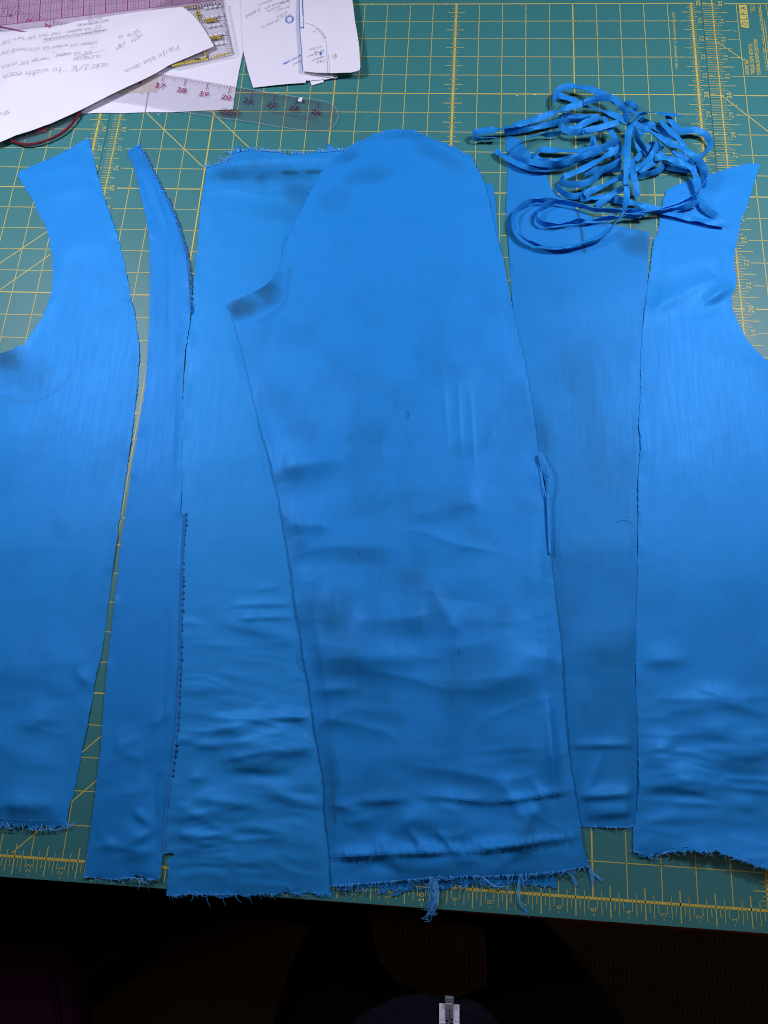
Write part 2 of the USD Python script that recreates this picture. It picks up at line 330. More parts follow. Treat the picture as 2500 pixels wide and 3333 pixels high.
F1 = Frame((2346.4, 311), 30, (2410.7, 1009.6), 20); F1.y = F0.y * 1.0; F1.x = F0.x * 1.0; F1.o = at(2346.4, 311)[:2] - F1.y * 30
up1 = F1.y / np.linalg.norm(F1.y)
ex = [F1.seg(0, 0, 0, 35.4, .045)] + ticks(F1, 0, 1, 35, (.0, .42), (.30, .03))
for a, b in (((2334, 136), (2420, 196)), ((2350, 312), (2620, 521))): ex.append((*at(*a)[:2], *at(*b)[:2], .034 * IN))
nm = [(str(y), F1(.33, y), up1, .17 * IN, y % 5 == 0, 1.08) for y in range(12, 36)]
def span1(y): return [(-.42, .12), (.50, 1.0)] if y in (32, 33, 34) else [(-.42, .12), (.50, 8)]
m1 = build_mat(F1, 'right green cutting mat with the brand logo, at the right edge of the table', 0, 8, 0, 35, .418, .4, .585, range(1, 8), span1, ex, nm)
LOGO = np.array([at(2404, 16), at(2430.5, 16.5), at(2438, 92), at(2412, 88)])[:, :2]
obj('logo_panel', (np.c_[LOGO[[3, 2, 1, 0]], np.full(4, ZP + 1.5e-4)], np.array([[0, 1, 2], [0, 2, 3]])), PRINT, m1)
d1 = (LOGO[0] - LOGO[3]); bl = []
c0 = (LOGO[3] + LOGO[2]) / 2; c1 = (LOGO[0] + LOGO[1]) / 2
lt = [(ch, c0 + (c1 - c0) * f, d1, .23 * IN, True, .9) for ch, f in zip('OLFA', (.15, .38, .61, .85))]
obj('logo_letters', lettering(lt, ZP + 2.2e-4), MATG, m1)
sep = [(*(LOGO[3] * (1 - f) + LOGO[0] * f), *(LOGO[2] * (1 - f) + LOGO[1] * f), .012 * IN) for f in (.27, .50, .72)]
obj('logo_dividers', quads(sep, ZP + 2.0e-4), MATG, m1, kind='stuff')
tx = []
for s, p, q in (('ROTARY MAT', (2433, 243), (2428.5, 191)), ('TAPIS DE COUPE ROTATIVE', (2451, 243), (2442, 143)), ('PLANCHA DE CORTE ROTATIVA', (2470, 243), (2458, 128))):
    a, b = at(*p)[:2], at(*q)[:2]; v, f = lettering([(s, (0, 0), (1, 0), 1.0, True, 1.0)], 0); wd = np.ptp(v[:, 0])
    tx.append((s, (a + b) / 2, b - a, .145 * IN, True, np.linalg.norm(b - a) / wd / (.145 * IN)))
obj('printed_words', lettering(tx, ZP + 1e-4), PRINT, m1)
sm = []
for a, b, k in (((2496, 230), (2472, 12), 7), ((2513, 250), (2490, 64), 8), ((2530, 250), (2495, 12), 9)): sm += wiggle(a, b, 6, 0, .00045, 70, k)
for k in range(4): sm += wiggle((2446 + k * 4, 42 - 6 * (k > 1)), (2444 + k * 4, 14), 3, 0, .0004, 10, 30 + k)
obj('printed_small_text', quads(sm, ZP + 1e-4), PRINT, m1, kind='stuff')
obj('scuff_marks', quads(polyline(((2373, 95), (2399, 104)), 0, .0009), ZP + 9e-5), SEAMD, m1)

F2 = Frame((316.2, 420.5), 28, (303.9, 482.6), 27)
F2.y = F0.y * 1.0; F2.x = F0.x * 1.0; F2.o = at(316.2, 420.5)[:2] - F2.y * 28
ex = [F2.seg(0, 0, 0, 35, .082)] + ticks(F2, 0, 8, 35, (.18, .04), (.17, .06))
for a, b in (((-60, 897), (156, 752.6)), ((-60, 986), (164, 828.5))): ex.append((*at(*a)[:2], *at(*b)[:2], .034 * IN))
nm = [(str(y), F2(.30, y), up, .17 * IN, y % 5 == 0, 1.08) for y in range(10, 36)]
def span2(y): return [(-14, .14), (.46, .62)]
build_mat(F2, 'left green cutting mat, showing beside the armhole of the leftmost fabric piece', -14, 0, 0, 35, .4, .430, .585, range(-13, 0), span2, ex, nm)

# ------------------------------------------------------------------ cut fabric
def ridges(P2, rl):
    """sum of soft creases; each (x0, y0, x1, y1, half width px, height mm)"""
    h = np.zeros(len(P2))
    for x0, y0, x1, y1, w, amp in rl:
        a, b = at(x0, y0)[:2], at(x1, y1)[:2]; d = b - a; L2 = d @ d + 1e-12; w = w * PXM
        lo, hi = np.minimum(a, b) - 3.2 * w, np.maximum(a, b) + 7 * w
        k = np.nonzero(((P2 > lo) & (P2 < hi)).all(1))[0]
        if not len(k): continue
        q = P2[k]; t = np.clip((q - a) @ d / L2, 0, 1); off = q - a - t[:, None] * d; r2 = (off ** 2).sum(1)
        if d[0] ** 2 > d[1] ** 2 and L2 > (3 * w) ** 2: r2 = off[:, 0] ** 2 + np.where(off[:, 1] > 0, off[:, 1] / 2.4, off[:, 1]) ** 2      # cloth drapes: long rise, short fall
        taper = np.sin(np.pi * np.clip(t * 0.8 + 0.1, 0, 1)) if L2 > (4 * w) ** 2 else 1.0
        h[k] += 1.3 * amp * 1e-3 * np.exp(-(r2 / w ** 2) ** .8) * taper
    return h
def blobs(P2, bl):
    s = np.zeros(len(P2))
    for x, y, rx, ry, ang, v in bl:
        c = at(x, y)[:2]; q = (P2 - c) / PXM; a = math.radians(ang); u = q[:, 0] * math.cos(a) - q[:, 1] * math.sin(a); w = q[:, 0] * math.sin(a) + q[:, 1] * math.cos(a)
        r = np.sqrt((u / rx) ** 2 + (w / ry) ** 2) + (meshkit.noise(np.c_[P2 * 90, P2[:, 0] * 0], 7) - .5) * .45
        s = np.maximum(s, v * np.clip(1.6 - 1.6 * r, 0, 1) ** 0.8)
    return s
def rings(P2, rl):
    s = np.zeros(len(P2))
    for pts, w, v in rl:
        ln = LineString(spline([at(*p)[:2] for p in pts], .003)); d = shapely.distance(ln, shapely.points(P2)); s = np.maximum(s, v * np.exp(-(d / (w * PXM)) ** 2))
    return s
def scatter(seed, n, x0, x1, y0, y1, ln, wd, amp, tilt=8, gap=None):
    g = random.Random(seed); out = []
    for _ in range(n):
        x, y, l, t = g.uniform(x0, x1), g.uniform(y0, y1), g.uniform(*ln), math.radians(g.gauss(0, tilt))
        out.append((x - l / 2 * math.cos(t), y - l / 2 * math.sin(t), x + l / 2 * math.cos(t), y + l / 2 * math.sin(t), g.uniform(*wd), g.uniform(*amp) * g.choice((1, 1, 1, -.5))))
    return out
def crumple(P2, sx, sy, amp, y0, y1, seed, x0=None, x1=None, tilt=0.0):
    """connected folds: ridged noise, long across the piece, growing from photograph row y0 to y1"""
    a, b = at(1250, y0)[1], at(1250, y1)[1]; m = np.clip((P2[:, 1] - a) / (b - a), 0, 1)
    if x0 is not None: m = m * np.clip((P2[:, 0] - at(x0, (y0 + y1) / 2)[0]) / .03, 0, 1) * np.clip((at(x1, (y0 + y1) / 2)[0] - P2[:, 0]) / .03, 0, 1)
    z = 0 * P2[:, 0]; wx = (meshkit.fbm(np.c_[P2 * 22, z + seed], 3, seed) - .5) * .05; wy = (meshkit.fbm(np.c_[P2 * [9, 22], z + 5], 3, seed + 1) - .5) * .045
    q = np.c_[(P2[:, 0] + wx) * sx, (P2[:, 1] + wy + tilt * P2[:, 0]) * sy, z + seed * 1.7]
    n = meshkit.noise(q, seed + 2); r = (1 - np.abs(2 * n - 1)) ** 1.7; gate = np.clip((meshkit.noise(np.c_[P2 * [16, 26], z + 3], seed + 4) - .30) * 2.4, 0, 1)
    return amp * 1e-3 * r * m * (.25 + .75 * gate)
def grime_map(P2, amt, y0, y1, seed):
    """old water marks and dust: faint streaks along the grain and cloudy patches"""
    z = 0 * P2[:, 0]; a, b = at(1250, y0)[1], at(1250, y1)[1]; m = np.clip((P2[:, 1] - a) / (b - a), 0, 1)
    st = np.clip(meshkit.fbm(np.c_[(P2 + (meshkit.noise(np.c_[P2 * 12, z], seed) - .5)[:, None] * .012) * [200, 14], z], 3, seed) - .50, 0, 1) * 2.2
    cl = np.clip(meshkit.fbm(np.c_[P2 * [34, 30], z + 2], 4, seed + 3) - .42, 0, 1) * 3.2
    return amt * m * np.clip(cl * (.75 + .7 * st), 0, 1)
def cloth(name, label, outline, z, rl=(), stain=(), ring=(), wave=0.35, seed=1, step=0.0017, lift=None, material=None, under=(), crum=(), grime=None, curl=.0008, cat='fabric piece', rag=0.0):
    """one cut piece: outline traced at its own height, triangulated, creased by its own height field, with a cut edge of real thickness"""
    t = thing(name, label, cat, None)
    o = np.asarray([(p[0], p[1], p[2] if len(p) > 2 else 0.0) for p in outline], float)
    q = at(o[:, 0], o[:, 1], z + o[:, 2] * 1e-3)[:, :2]
    ring_ = shapely.segmentize(Polygon(q).exterior, step * 0.8); b = np.array(ring_.coords)[:-1]
    g = np.random.default_rng(seed)
    nn = meshkit.noise(np.c_[b * 420, b[:, :1] * 0], seed) - .5; nd = np.roll(b, -1, 0) - np.roll(b, 1, 0); nd = np.c_[nd[:, 1], -nd[:, 0]] / np.maximum(np.linalg.norm(nd, axis=1, keepdims=True), 1e-9)
    b = b + nd * (nn * 0.0011)[:, None]
    pg = Polygon(b).buffer(0)
    if pg.geom_type != 'Polygon': pg = max(pg.geoms, key=lambda k: k.area)
    b = np.array(pg.exterior.coords)[:-1]
    x0, y0, x1, y1 = pg.bounds; X, Y = np.meshgrid(np.arange(x0, x1, step), np.arange(y0, y1, step)); X[::2] += step / 2
    gp = np.c_[X.ravel(), Y.ravel()]; inner = pg.buffer(-step * 0.55); shapely.prepare(inner); gp = gp[shapely.contains_xy(inner, gp[:, 0], gp[:, 1])]
    P2 = np.vstack([b, gp]); tri = Delaunay(P2).simplices; c = P2[tri].mean(1); shapely.prepare(pg); tri = tri[shapely.contains_xy(pg, c[:, 0], c[:, 1])]
    u, v = P2[tri[:, 1]] - P2[tri[:, 0]], P2[tri[:, 2]] - P2[tri[:, 0]]; ar = u[:, 0] * v[:, 1] - u[:, 1] * v[:, 0]
    tri = tri[np.abs(ar) > 1e-10]; ar = ar[np.abs(ar) > 1e-10]; tri[ar < 0] = tri[ar < 0][:, [0, 2, 1]]
    h = ridges(P2, rl) + wave * 1e-3 * (meshkit.fbm(np.c_[P2 * [26, 34], P2[:, :1] * 0 + seed], 4, seed) - .3) * 2
    for c_ in crum: h = h + crumple(P2, *c_)
    db = shapely.distance(pg.exterior, shapely.points(P2)); h = h * (.28 + .72 * np.clip(db / .014, 0, 1)) + curl * np.exp(-(db / .006) ** 2) * np.clip((meshkit.noise(np.c_[P2 * 55, P2[:, :1] * 0 + 9], seed + 31) - .42) * 3, 0, 1)
    for px_ in under:                                        # pressed flat where another piece lies on top
        pu = Polygon(np.array([at(p[0], p[1], z)[:2] for p in px_])); h = h * np.clip(shapely.distance(pu, shapely.points(P2)) / .009 + .06, 0, 1)
    if lift is not None: h = h + lift(P2)
    h = np.maximum(h, -0.0003)
    zz = Z0 + z + h
    e = np.sort(np.vstack([tri[:, [0, 1]], tri[:, [1, 2]], tri[:, [2, 0]]]), 1); ed, cn = np.unique(e, axis=0, return_counts=True); bd = set(map(tuple, ed[cn == 1]))
    dirs = np.vstack([tri[:, [0, 1]], tri[:, [1, 2]], tri[:, [2, 0]]]); be = np.array([d for d in dirs if (min(d), max(d)) in bd])
    ids = np.unique(be); mp = {k: i for i, k in enumerate(ids)}; n = len(P2)
    top = np.c_[P2, zz]; s1 = top[ids]; s2 = s1 - [0, 0, 0.0006]
    V = np.vstack([top, s1, s2]); E = np.array([[mp[a], mp[c_]] for a, c_ in be]); m = len(ids)
    sk = np.vstack([np.c_[n + E[:, 0], n + m + E[:, 0], n + m + E[:, 1]], np.c_[n + E[:, 0], n + m + E[:, 1], n + E[:, 1]]])
    M = usdkit.mesh(stage, path_for('fabric', t), (V, np.vstack([tri, sk])), material or SATIN, smooth=True)
    st = np.zeros(n)
    if len(stain): st = np.maximum(st, blobs(P2, stain))
    if len(ring): st = np.maximum(st, rings(P2, ring))
    if grime: st = np.clip(st + grime_map(P2, *grime), 0, 1)
    st = np.r_[st, st[ids], st[ids]]
    UsdGeom.PrimvarsAPI(M).CreatePrimvar('stain', Sdf.ValueTypeNames.FloatArray, 'vertex').Set(Vt.FloatArray.FromNumpy(st.astype(np.float32)))
    from scipy.spatial import cKDTree
    tree = cKDTree(P2)
    def zat(xy): return zz[tree.query(np.asarray(xy))[1]]
    return t, zat
def fringe(parent, zat, px, n, ln, seed, z, spread=0.5, droop=0.0, width=0.00042, name='frayed_threads'):
    """short loose threads standing out from a cut edge traced by px (outward = left of travel)"""
    g = random.Random(seed); P = np.array([at(*p[:2], z)[:2] for p in px]); seg = np.linalg.norm(np.diff(P, axis=0), axis=1); cum = np.r_[0, np.cumsum(seg)]; out = []
    for _ in range(n):
        s = g.uniform(0, cum[-1]); i = min(np.searchsorted(cum, s, 'right') - 1, len(seg) - 1); f = (s - cum[i]) / seg[i]; d = (P[i + 1] - P[i]) / seg[i]; nrm = np.array([-d[1], d[0]])
        a = P[i] + d * f * seg[i] - nrm * .0012; L = g.uniform(*ln) * PXM * (1 if g.random() < .88 else 1.8); ang = g.gauss(0, spread); v = nrm * math.cos(ang) + d * math.sin(ang); cu = g.gauss(0, .45)
        z0 = float(zat(a)) + .0008; pts = []; w = v.copy()
        for k in range(6):
            pts.append((*a, max(z0 + .0006 * math.sin(k) - droop * (k / 5) ** 2, Z0 + .0003 if droop == 0 else -9))); a = a + w * L / 5; c, s_ = math.cos(cu / 2), math.sin(cu / 2); w = np.array([w[0] * c - w[1] * s_, w[0] * s_ + w[1] * c])
        out.append(pts)
    return curves(name, out, width, THREAD, parent, kind='stuff')
def thread(px, z, width=0.0003):
    return spline([at(p[0], p[1], (p[2] if len(p) > 2 else z)) for p in px], .0015)
def seamline(parent, zat, px, z, name='stitch_line', dash=0.0022, gap=0.0016, width=.0005, material=None, off=.0003):
    q = spline([at(*p, z)[:2] for p in px], .0004); seg = np.linalg.norm(np.diff(q, axis=0), axis=1); s = np.r_[0, np.cumsum(seg)]; out = []; t = 0
    while t < s[-1] - dash:
        ts = np.linspace(t, t + dash, 3); xy = np.c_[np.interp(ts, s, q[:, 0]), np.interp(ts, s, q[:, 1])]; zz = zat(xy) + off; zz[[0, 2]] -= .0004
        out.append(np.c_[xy, zz]); t += dash + gap
    return curves(name, out, width, material or THREADD, parent, kind='stuff')

def ragged(pts, x0, x1, y0, y1, amp, pitch, seed):
    """tears the stretch of outline that lies inside the given photograph box"""
    g = random.Random(seed); out = []; n = len(pts)
    for i in range(n):
        a, b = pts[i], pts[(i + 1) % n]; out.append(a)
        inside = all(x0 <= p[0] <= x1 and y0 <= p[1] <= y1 for p in (a, b))
        if not inside: continue
        L = math.hypot(b[0] - a[0], b[1] - a[1]); m = int(L / pitch)
        for k in range(1, m):
            f = k / m; out.append((a[0] + (b[0] - a[0]) * f + g.uniform(-.3, .3) * pitch, a[1] + (b[1] - a[1]) * f + g.uniform(-1, .6) * amp * (2.0 if g.random() < .12 else 1), *( [a[2] + (b[2] - a[2]) * f] if len(a) > 2 and len(b) > 2 else [])))
    return out
# --- a: leftmost bodice piece
A_ = [(289, 451), (249, 471), (198, 501), (139, 526), (103, 540), (59, 562), (58, 571), (76, 602), (105, 645), (122, 687), (148, 733), (162, 788), (172, 847), (172, 906), (169, 948), (156, 991), (139, 1033), (114, 1071), (91, 1105), (80, 1126), (63, 1128), (38, 1143), (0, 1155), (-60, 1172), (-130, 1180), (-130, 2700),
      (-60, 2690), (-20, 2702), (11, 2687), (36, 2680), (52, 2693), (70, 2684), (96, 2694), (110, 2703), (122, 2690), (154, 2687), (177, 2699), (190, 2692), (216, 2698), (220, 2676), (224, 2633), (236, 2599), (248, 2546), (268, 2445), (282, 2377), (294, 2310), (306, 2245), (316, 2189), (330, 2136), (342, 2054), (354, 1958), (362, 1900), (385, 1733), (407, 1567), (426, 1447), (440, 1330), (446, 1278), (452, 1202), (455, 1138), (449, 1092), (439, 1024), (424, 953), (409, 877), (392, 805), (375, 742), (350, 674), (333, 624), (318, 567), (304, 510), (295, 470)]
ra = scatter(11, 26, -60, 230, 2150, 2640, (60, 220), (14, 34), (.3, .9), 9) + [(-60, 2210, 240, 2190, 55, 1.4), (-60, 2520, 220, 2500, 50, 1.6), (-80, 2440, 160, 2455, 24, .9), (255, 2190, 318, 2240, 16, 2.2), (0, 2600, 210, 2610, 30, 2.5), (-60, 2675, 215, 2680, 26, 4.5),
      (-40, 1180, 60, 1140, 22, 2.6), (40, 1150, 110, 1085, 16, 1.6), (140, 640, 330, 600, 40, .9), (150, 820, 380, 780, 60, 1.0), (120, 560, 300, 540, 24, .7), (30, 1420, 380, 1400, 120, 1.0), (0, 1800, 340, 1780, 120, .9)]
A_ = ragged(A_, -130, 225, 2660, 2715, 6, 7, 3)
ta, za = cloth('cut_fabric_piece', 'leftmost bright blue satin bodice piece with a curved armhole on its left side', A_, .0005, ra, crum=((14, 60, .9, 2100, 2500, 3),), grime=(.15, 500, 900, 1),
               stain=[(10, 1165, 110, 55, 20, .75), (60, 1200, 150, 80, 25, .32)], ring=[([(250, 1100), (252, 1160), (225, 1230), (160, 1290), (80, 1310), (0, 1290)], 6, .2)], seed=11)
fringe(ta, za, [(230, 2690), (177, 2699), (110, 2700), (60, 2690), (-60, 2694)][::-1], 70, (8, 24), 5, .002, .7)
fringe(ta, za, [(290, 452), (249, 471), (139, 526), (58, 565)][::-1], 26, (3, 8), 6, .001, .6)
seamline(ta, za, [(-60, 2662), (60, 2668), (150, 2672), (214, 2676)], .002, 'edge_stitching', .0035, .002)

# outlines of the two pieces that lie on others
S_ = [(1126, 489), (1141, 476), (1182, 456), (1233, 435), (1269, 425), (1305, 424), (1346, 425), (1371, 435), (1417, 458), (1469, 478), (1510, 497), (1540, 517), (1545, 538), (1567, 570), (1583, 614), (1599, 690), (1611, 747), (1627, 810), (1640, 848), (1645, 877), (1669, 1010), (1687, 1094), (1708, 1179), (1729, 1300), (1744, 1400), (1752, 1470), (1748, 1492), (1758, 1520), (1766, 1560), (1774, 1610), (1782, 1641), (1791, 1800), (1809, 1964), (1826, 2088), (1829, 2211), (1838, 2346), (1847, 2432), (1860, 2519), (1871, 2584), (1882, 2649), (1890, 2704), (1896, 2758), (1912, 2801), (1920, 2823),
      (1871, 2826), (1817, 2839), (1752, 2850), (1654, 2853), (1563, 2850), (1491, 2856), (1430, 2868), (1382, 2862), (1322, 2865), (1213, 2877), (1129, 2883), (1084, 2886), (1081, 2880), (1075, 2789), (1066, 2705), (1058, 2645), (1058, 2572), (1051, 2506), (1032, 2414), (1015, 2295), (1005, 2215), (989, 2142), (976, 2043), (962, 1963), (949, 1850), (936, 1777), (926, 1724), (919, 1671), (899, 1585), (886, 1519), (876, 1479), (860, 1433), (830, 1313), (802, 1196), (776, 1099), (759, 1036), (740, 988), (764, 979), (817, 957), (860, 933), (889, 904), (909, 875), (918, 848), (921, 824), (933, 781), (954, 733), (981, 680), (1010, 622), (1036, 574), (1063, 540), (1101, 506)]
F_ = [(2168, 620), (2210, 601), (2254, 584), (2298, 573), (2361, 551), (2425, 535), (2455, 533), (2475, 537), (2463, 570), (2444, 633), (2428, 684), (2418, 700), (2411, 731), (2404, 761), (2398, 795), (2392, 817), (2388, 849), (2392, 887), (2397, 903), (2396, 926), (2390, 944), (2380, 969), (2381, 994), (2387, 1016), (2399, 1046), (2417, 1080), (2438, 1113), (2463, 1143), (2494, 1170), (2560, 1215), (2640, 1250), (2640, 2870, 8), (2560, 2845, 8), (2490, 2826, 9), (2435, 2812, 9), (2392, 2793, 9), (2349, 2783, 9), (2343, 2774, 9), (2300, 2772, 9), (2267, 2773, 8), (2259, 2768, 8), (2194, 2777, 6), (2132, 2780, 4), (2126, 2796, 3), (2080, 2788, 2), (2075, 2774, 1), (2061, 2774, 1),
      (2060, 2704), (2072, 2639), (2078, 2552), (2077, 2475), (2076, 2358), (2070, 2240), (2071, 2005), (2076, 1829), (2077, 1682), (2076, 1564), (2085, 1459), (2079, 1376), (2085, 1300), (2086, 1275), (2085, 1203), (2088, 1118), (2094, 1046), (2106, 956), (2115, 883), (2127, 781), (2140, 760), (2148, 710), (2158, 660)]
# --- c: wide panel under the sleeve
C_ = [(672, 545), (700, 538), (735, 528), (748, 512), (759, 496), (790, 492), (831, 487), (870, 491), (909, 496), (935, 506), (957, 503), (981, 498), (1000, 505), (1029, 496), (1063, 489), (1126, 487), (1180, 480), (1200, 700), (1200, 2500), (1180, 2880), (1081, 2886), (1078, 2922), (1062, 2910), (1045, 2922), (1008, 2904), (985, 2916), (960, 2913), (925, 2900), (892, 2916), (860, 2908), (826, 2916), (795, 2918), (765, 2913), (740, 2922), (717, 2925), (699, 2914), (670, 2908), (639, 2916), (610, 2912), (579, 2922), (560, 2915), (543, 2919), (545, 2874), (551, 2813), (545, 2800), (570, 2782), (562, 2776), (538, 2780), (540, 2740), (550, 2500), (570, 2300), (578, 1900), (590, 1400), (606, 1150), (624, 1022), (629, 950), (636, 863), (646, 786), (653, 670), (663, 612), (672, 559)]
rc = scatter(21, 22, 590, 1040, 1900, 2400, (40, 190), (5, 11), (.3, .9), 8) + scatter(22, 34, 590, 1060, 2300, 2760, (50, 230), (5, 13), (.5, 1.5), 11) + scatter(23, 7, 640, 980, 2400, 2740, (160, 260), (22, 32), (1.6, 2.6), 8) + [(755, 1972, 960, 1968, 6, 1.1), (780, 2015, 970, 2010, 6, 1.1), (730, 2030, 900, 2040, 16, .8), (700, 2380, 850, 2350, 12, 1.4), (560, 2800, 1060, 2790, 18, 1.5), (580, 2870, 1040, 2870, 30, 1.2),
      (690, 535, 1120, 512, 9, 1.2), (700, 560, 1060, 552, 13, -1.0), (700, 590, 1040, 585, 20, 1.3), (690, 625, 990, 610, 16, 1.0), (640, 800, 950, 760, 60, .9), (640, 1180, 790, 1150, 70, .8), (610, 1500, 880, 1480, 90, .7)]
C_ = ragged(ragged(C_, 735, 1130, 470, 530, 11, 6, 1), 540, 1085, 2890, 2935, 5, 8, 2)
rc = list(rc) + [(x, 492 + (x % 7), x + (x % 5) - 2, 528, 3.5, 1.2) for x in range(745, 1110, 9)]
tc, zc = cloth('cut_fabric_piece', 'wide blue panel lying half under the sleeve with a frayed gathered top edge', C_, .0005, rc, seed=21, material=SATIN_C, crum=((13, 85, 1.7, 1850, 2450, 5), (26, 170, 1.0, 1900, 2400, 6), (18, 50, .8, 1100, 700, 8)), grime=(.2, 1000, 600, 2), under=(S_,),
               stain=[(760, 578, 70, 30, 0, .55), (850, 584, 45, 30, 10, .6), (945, 566, 50, 17, 0, .95), (1025, 562, 48, 17, 0, .9), (860, 570, 260, 55, 0, .42), (980, 640, 90, 60, 30, .35), (940, 690, 160, 60, 0, .2)])
fringe(tc, zc, [(672, 545), (735, 528), (759, 496), (831, 487), (909, 496), (957, 503), (1029, 496), (1126, 487)], 190, (6, 28), 7, .001, .7)
fringe(tc, zc, [(1075, 2918), (1008, 2906), (892, 2914), (765, 2914), (639, 2914), (545, 2918)], 90, (6, 20), 8, .001, .8, droop=.004)
curves('loose_threads', [thread([(672, 2915, .001), (676, 2935, 0), (686, 2954, -.004)], 0), thread([(727, 2920, .001), (727, 2932, 0), (735, 2948, -.003)], 0), thread([(930, 2880, .003), (955, 2902, .003), (985, 2918, .001), (1000, 2908, 0)], 0)], .0004, THREAD, tc, kind='stuff')
seamline(tc, zc, [(700, 548), (850, 536), (1000, 530), (1080, 520)], .001, 'gathering_stitches', .0025, .002)

# --- e: panel right of the sleeve
E_ = [(1649, 433), (1690, 456), (1735, 506), (1773, 557), (1792, 608), (1830, 646), (1880, 684), (1931, 709), (2007, 737), (2113, 758), (2109, 841), (2107, 901), (2112, 1000), (2112, 2600), (2100, 2695), (2061, 2696), (2035, 2698), (2012, 2695), (1960, 2694), (1890, 2692), (1800, 2690), (1700, 2500), (1690, 1300), (1672, 1050), (1666, 974), (1658, 841), (1651, 720), (1648, 684), (1652, 570)]
re_ = [(1850, 2428, 2075, 2426, 6, 1.6), (1900, 2230, 1950, 2420, 18, 1.2), (1865, 2596, 2072, 2582, 8, 2.6), (1890, 2660, 2075, 2640, 10, 2.0), (1960, 2450, 1910, 2580, 14, 1.4), (1900, 2640, 2060, 2650, 20, 1.4), (1700, 1000, 2060, 960, 80, .9), (1760, 1400, 2060, 1380, 100, .9), (1820, 1800, 2060, 1790, 90, 1.0), (1850, 2120, 2060, 2100, 80, 1.4), (1885, 2200, 1870, 2420, 26, 1.2), (1700, 640, 1900, 800, 50, .6)]
te, ze = cloth('cut_fabric_piece', 'blue panel right of the sleeve, its curved top end lying under the tangled strips', E_, .0005, re_, seed=31, crum=((18, 34, 1.6, 1900, 2400, 12),), grime=(.24, 700, 1200, 3), under=(S_, F_), material=SATIN2,
               stain=[(2080, 800, 75, 70, 20, .6), (1900, 1250, 160, 60, 80, .16), (2000, 2110, 130, 60, 10, .22), (1760, 1400, 120, 50, 80, .16)], ring=[([(1878, 690), (1885, 720), (1894, 770), (1902, 825)], 5, .9), ([(1925, 712), (1960, 730), (1975, 740)], 4, .5)])
fringe(te, ze, [(2100, 2695), (2012, 2695), (1890, 2692)], 30, (4, 16), 9, .001, .7)
curves('loose_threads', [thread([(2015, 1682, .006), (2040, 1676, .006), (2062, 1682, .006), (2078, 1692, .006)], 0)], .0004, THREAD, te, kind='stuff')

# --- under-sleeve with its ragged hem
U_ = [(1160, 520), (1300, 460), (1480, 520), (1560, 590), (1597, 598), (1606, 606), (1612, 640), (1616, 696), (1622, 760), (1640, 870), (1660, 1010), (1700, 1200), (1735, 1420), (1770, 1640), (1800, 2000), (1820, 2300), (1850, 2600), (1840, 2845), (1813, 2848), (1813, 2890), (1804, 2894), (1790, 2886), (1768, 2889), (1750, 2878), (1700, 2880), (1680, 2872), (1623, 2886), (1600, 2882), (1557, 2878), (1552, 2858), (1546, 2878), (1510, 2880), (1478, 2872), (1472, 2890), (1445, 2896), (1424, 2897), (1420, 2884), (1352, 2880), (1343, 2900), (1310, 2904), (1286, 2916), (1277, 2916), (1292, 2898), (1262, 2895), (1250, 2909), (1236, 2908), (1240, 2890), (1231, 2884), (1180, 2890), (1129, 2899), (1105, 2894), (1095, 2880), (1110, 2800), (1090, 2560), (1045, 2310), (1004, 2245), (975, 2190), (962, 2150), (966, 2105), (985, 2050), (985, 1950), (965, 1850), (933, 1745), (916, 1712), (914, 1680), (930, 1640), (920, 1590), (897, 1590), (881, 1548), (878, 1500), (885, 1440), (825, 1180), (800, 1070), (770, 1000), (742, 1004), (736, 996), (760, 990), (850, 965), (935, 870), (917, 822), (914, 800), (926, 772), (975, 730), (1075, 590)]
tu, zu = cloth('sleeve_piece', 'second blue sleeve piece hidden beneath the top sleeve, its torn ragged hem showing below', U_, .0009, [], seed=41, material=SATIN2, wave=.12, curl=0, step=.003)
fringe(tu, zu, [(1813, 2890), (1700, 2880), (1560, 2880), (1472, 2890), (1350, 2890), (1240, 2900), (1105, 2894)], 80, (6, 22), 10, .002, .8)
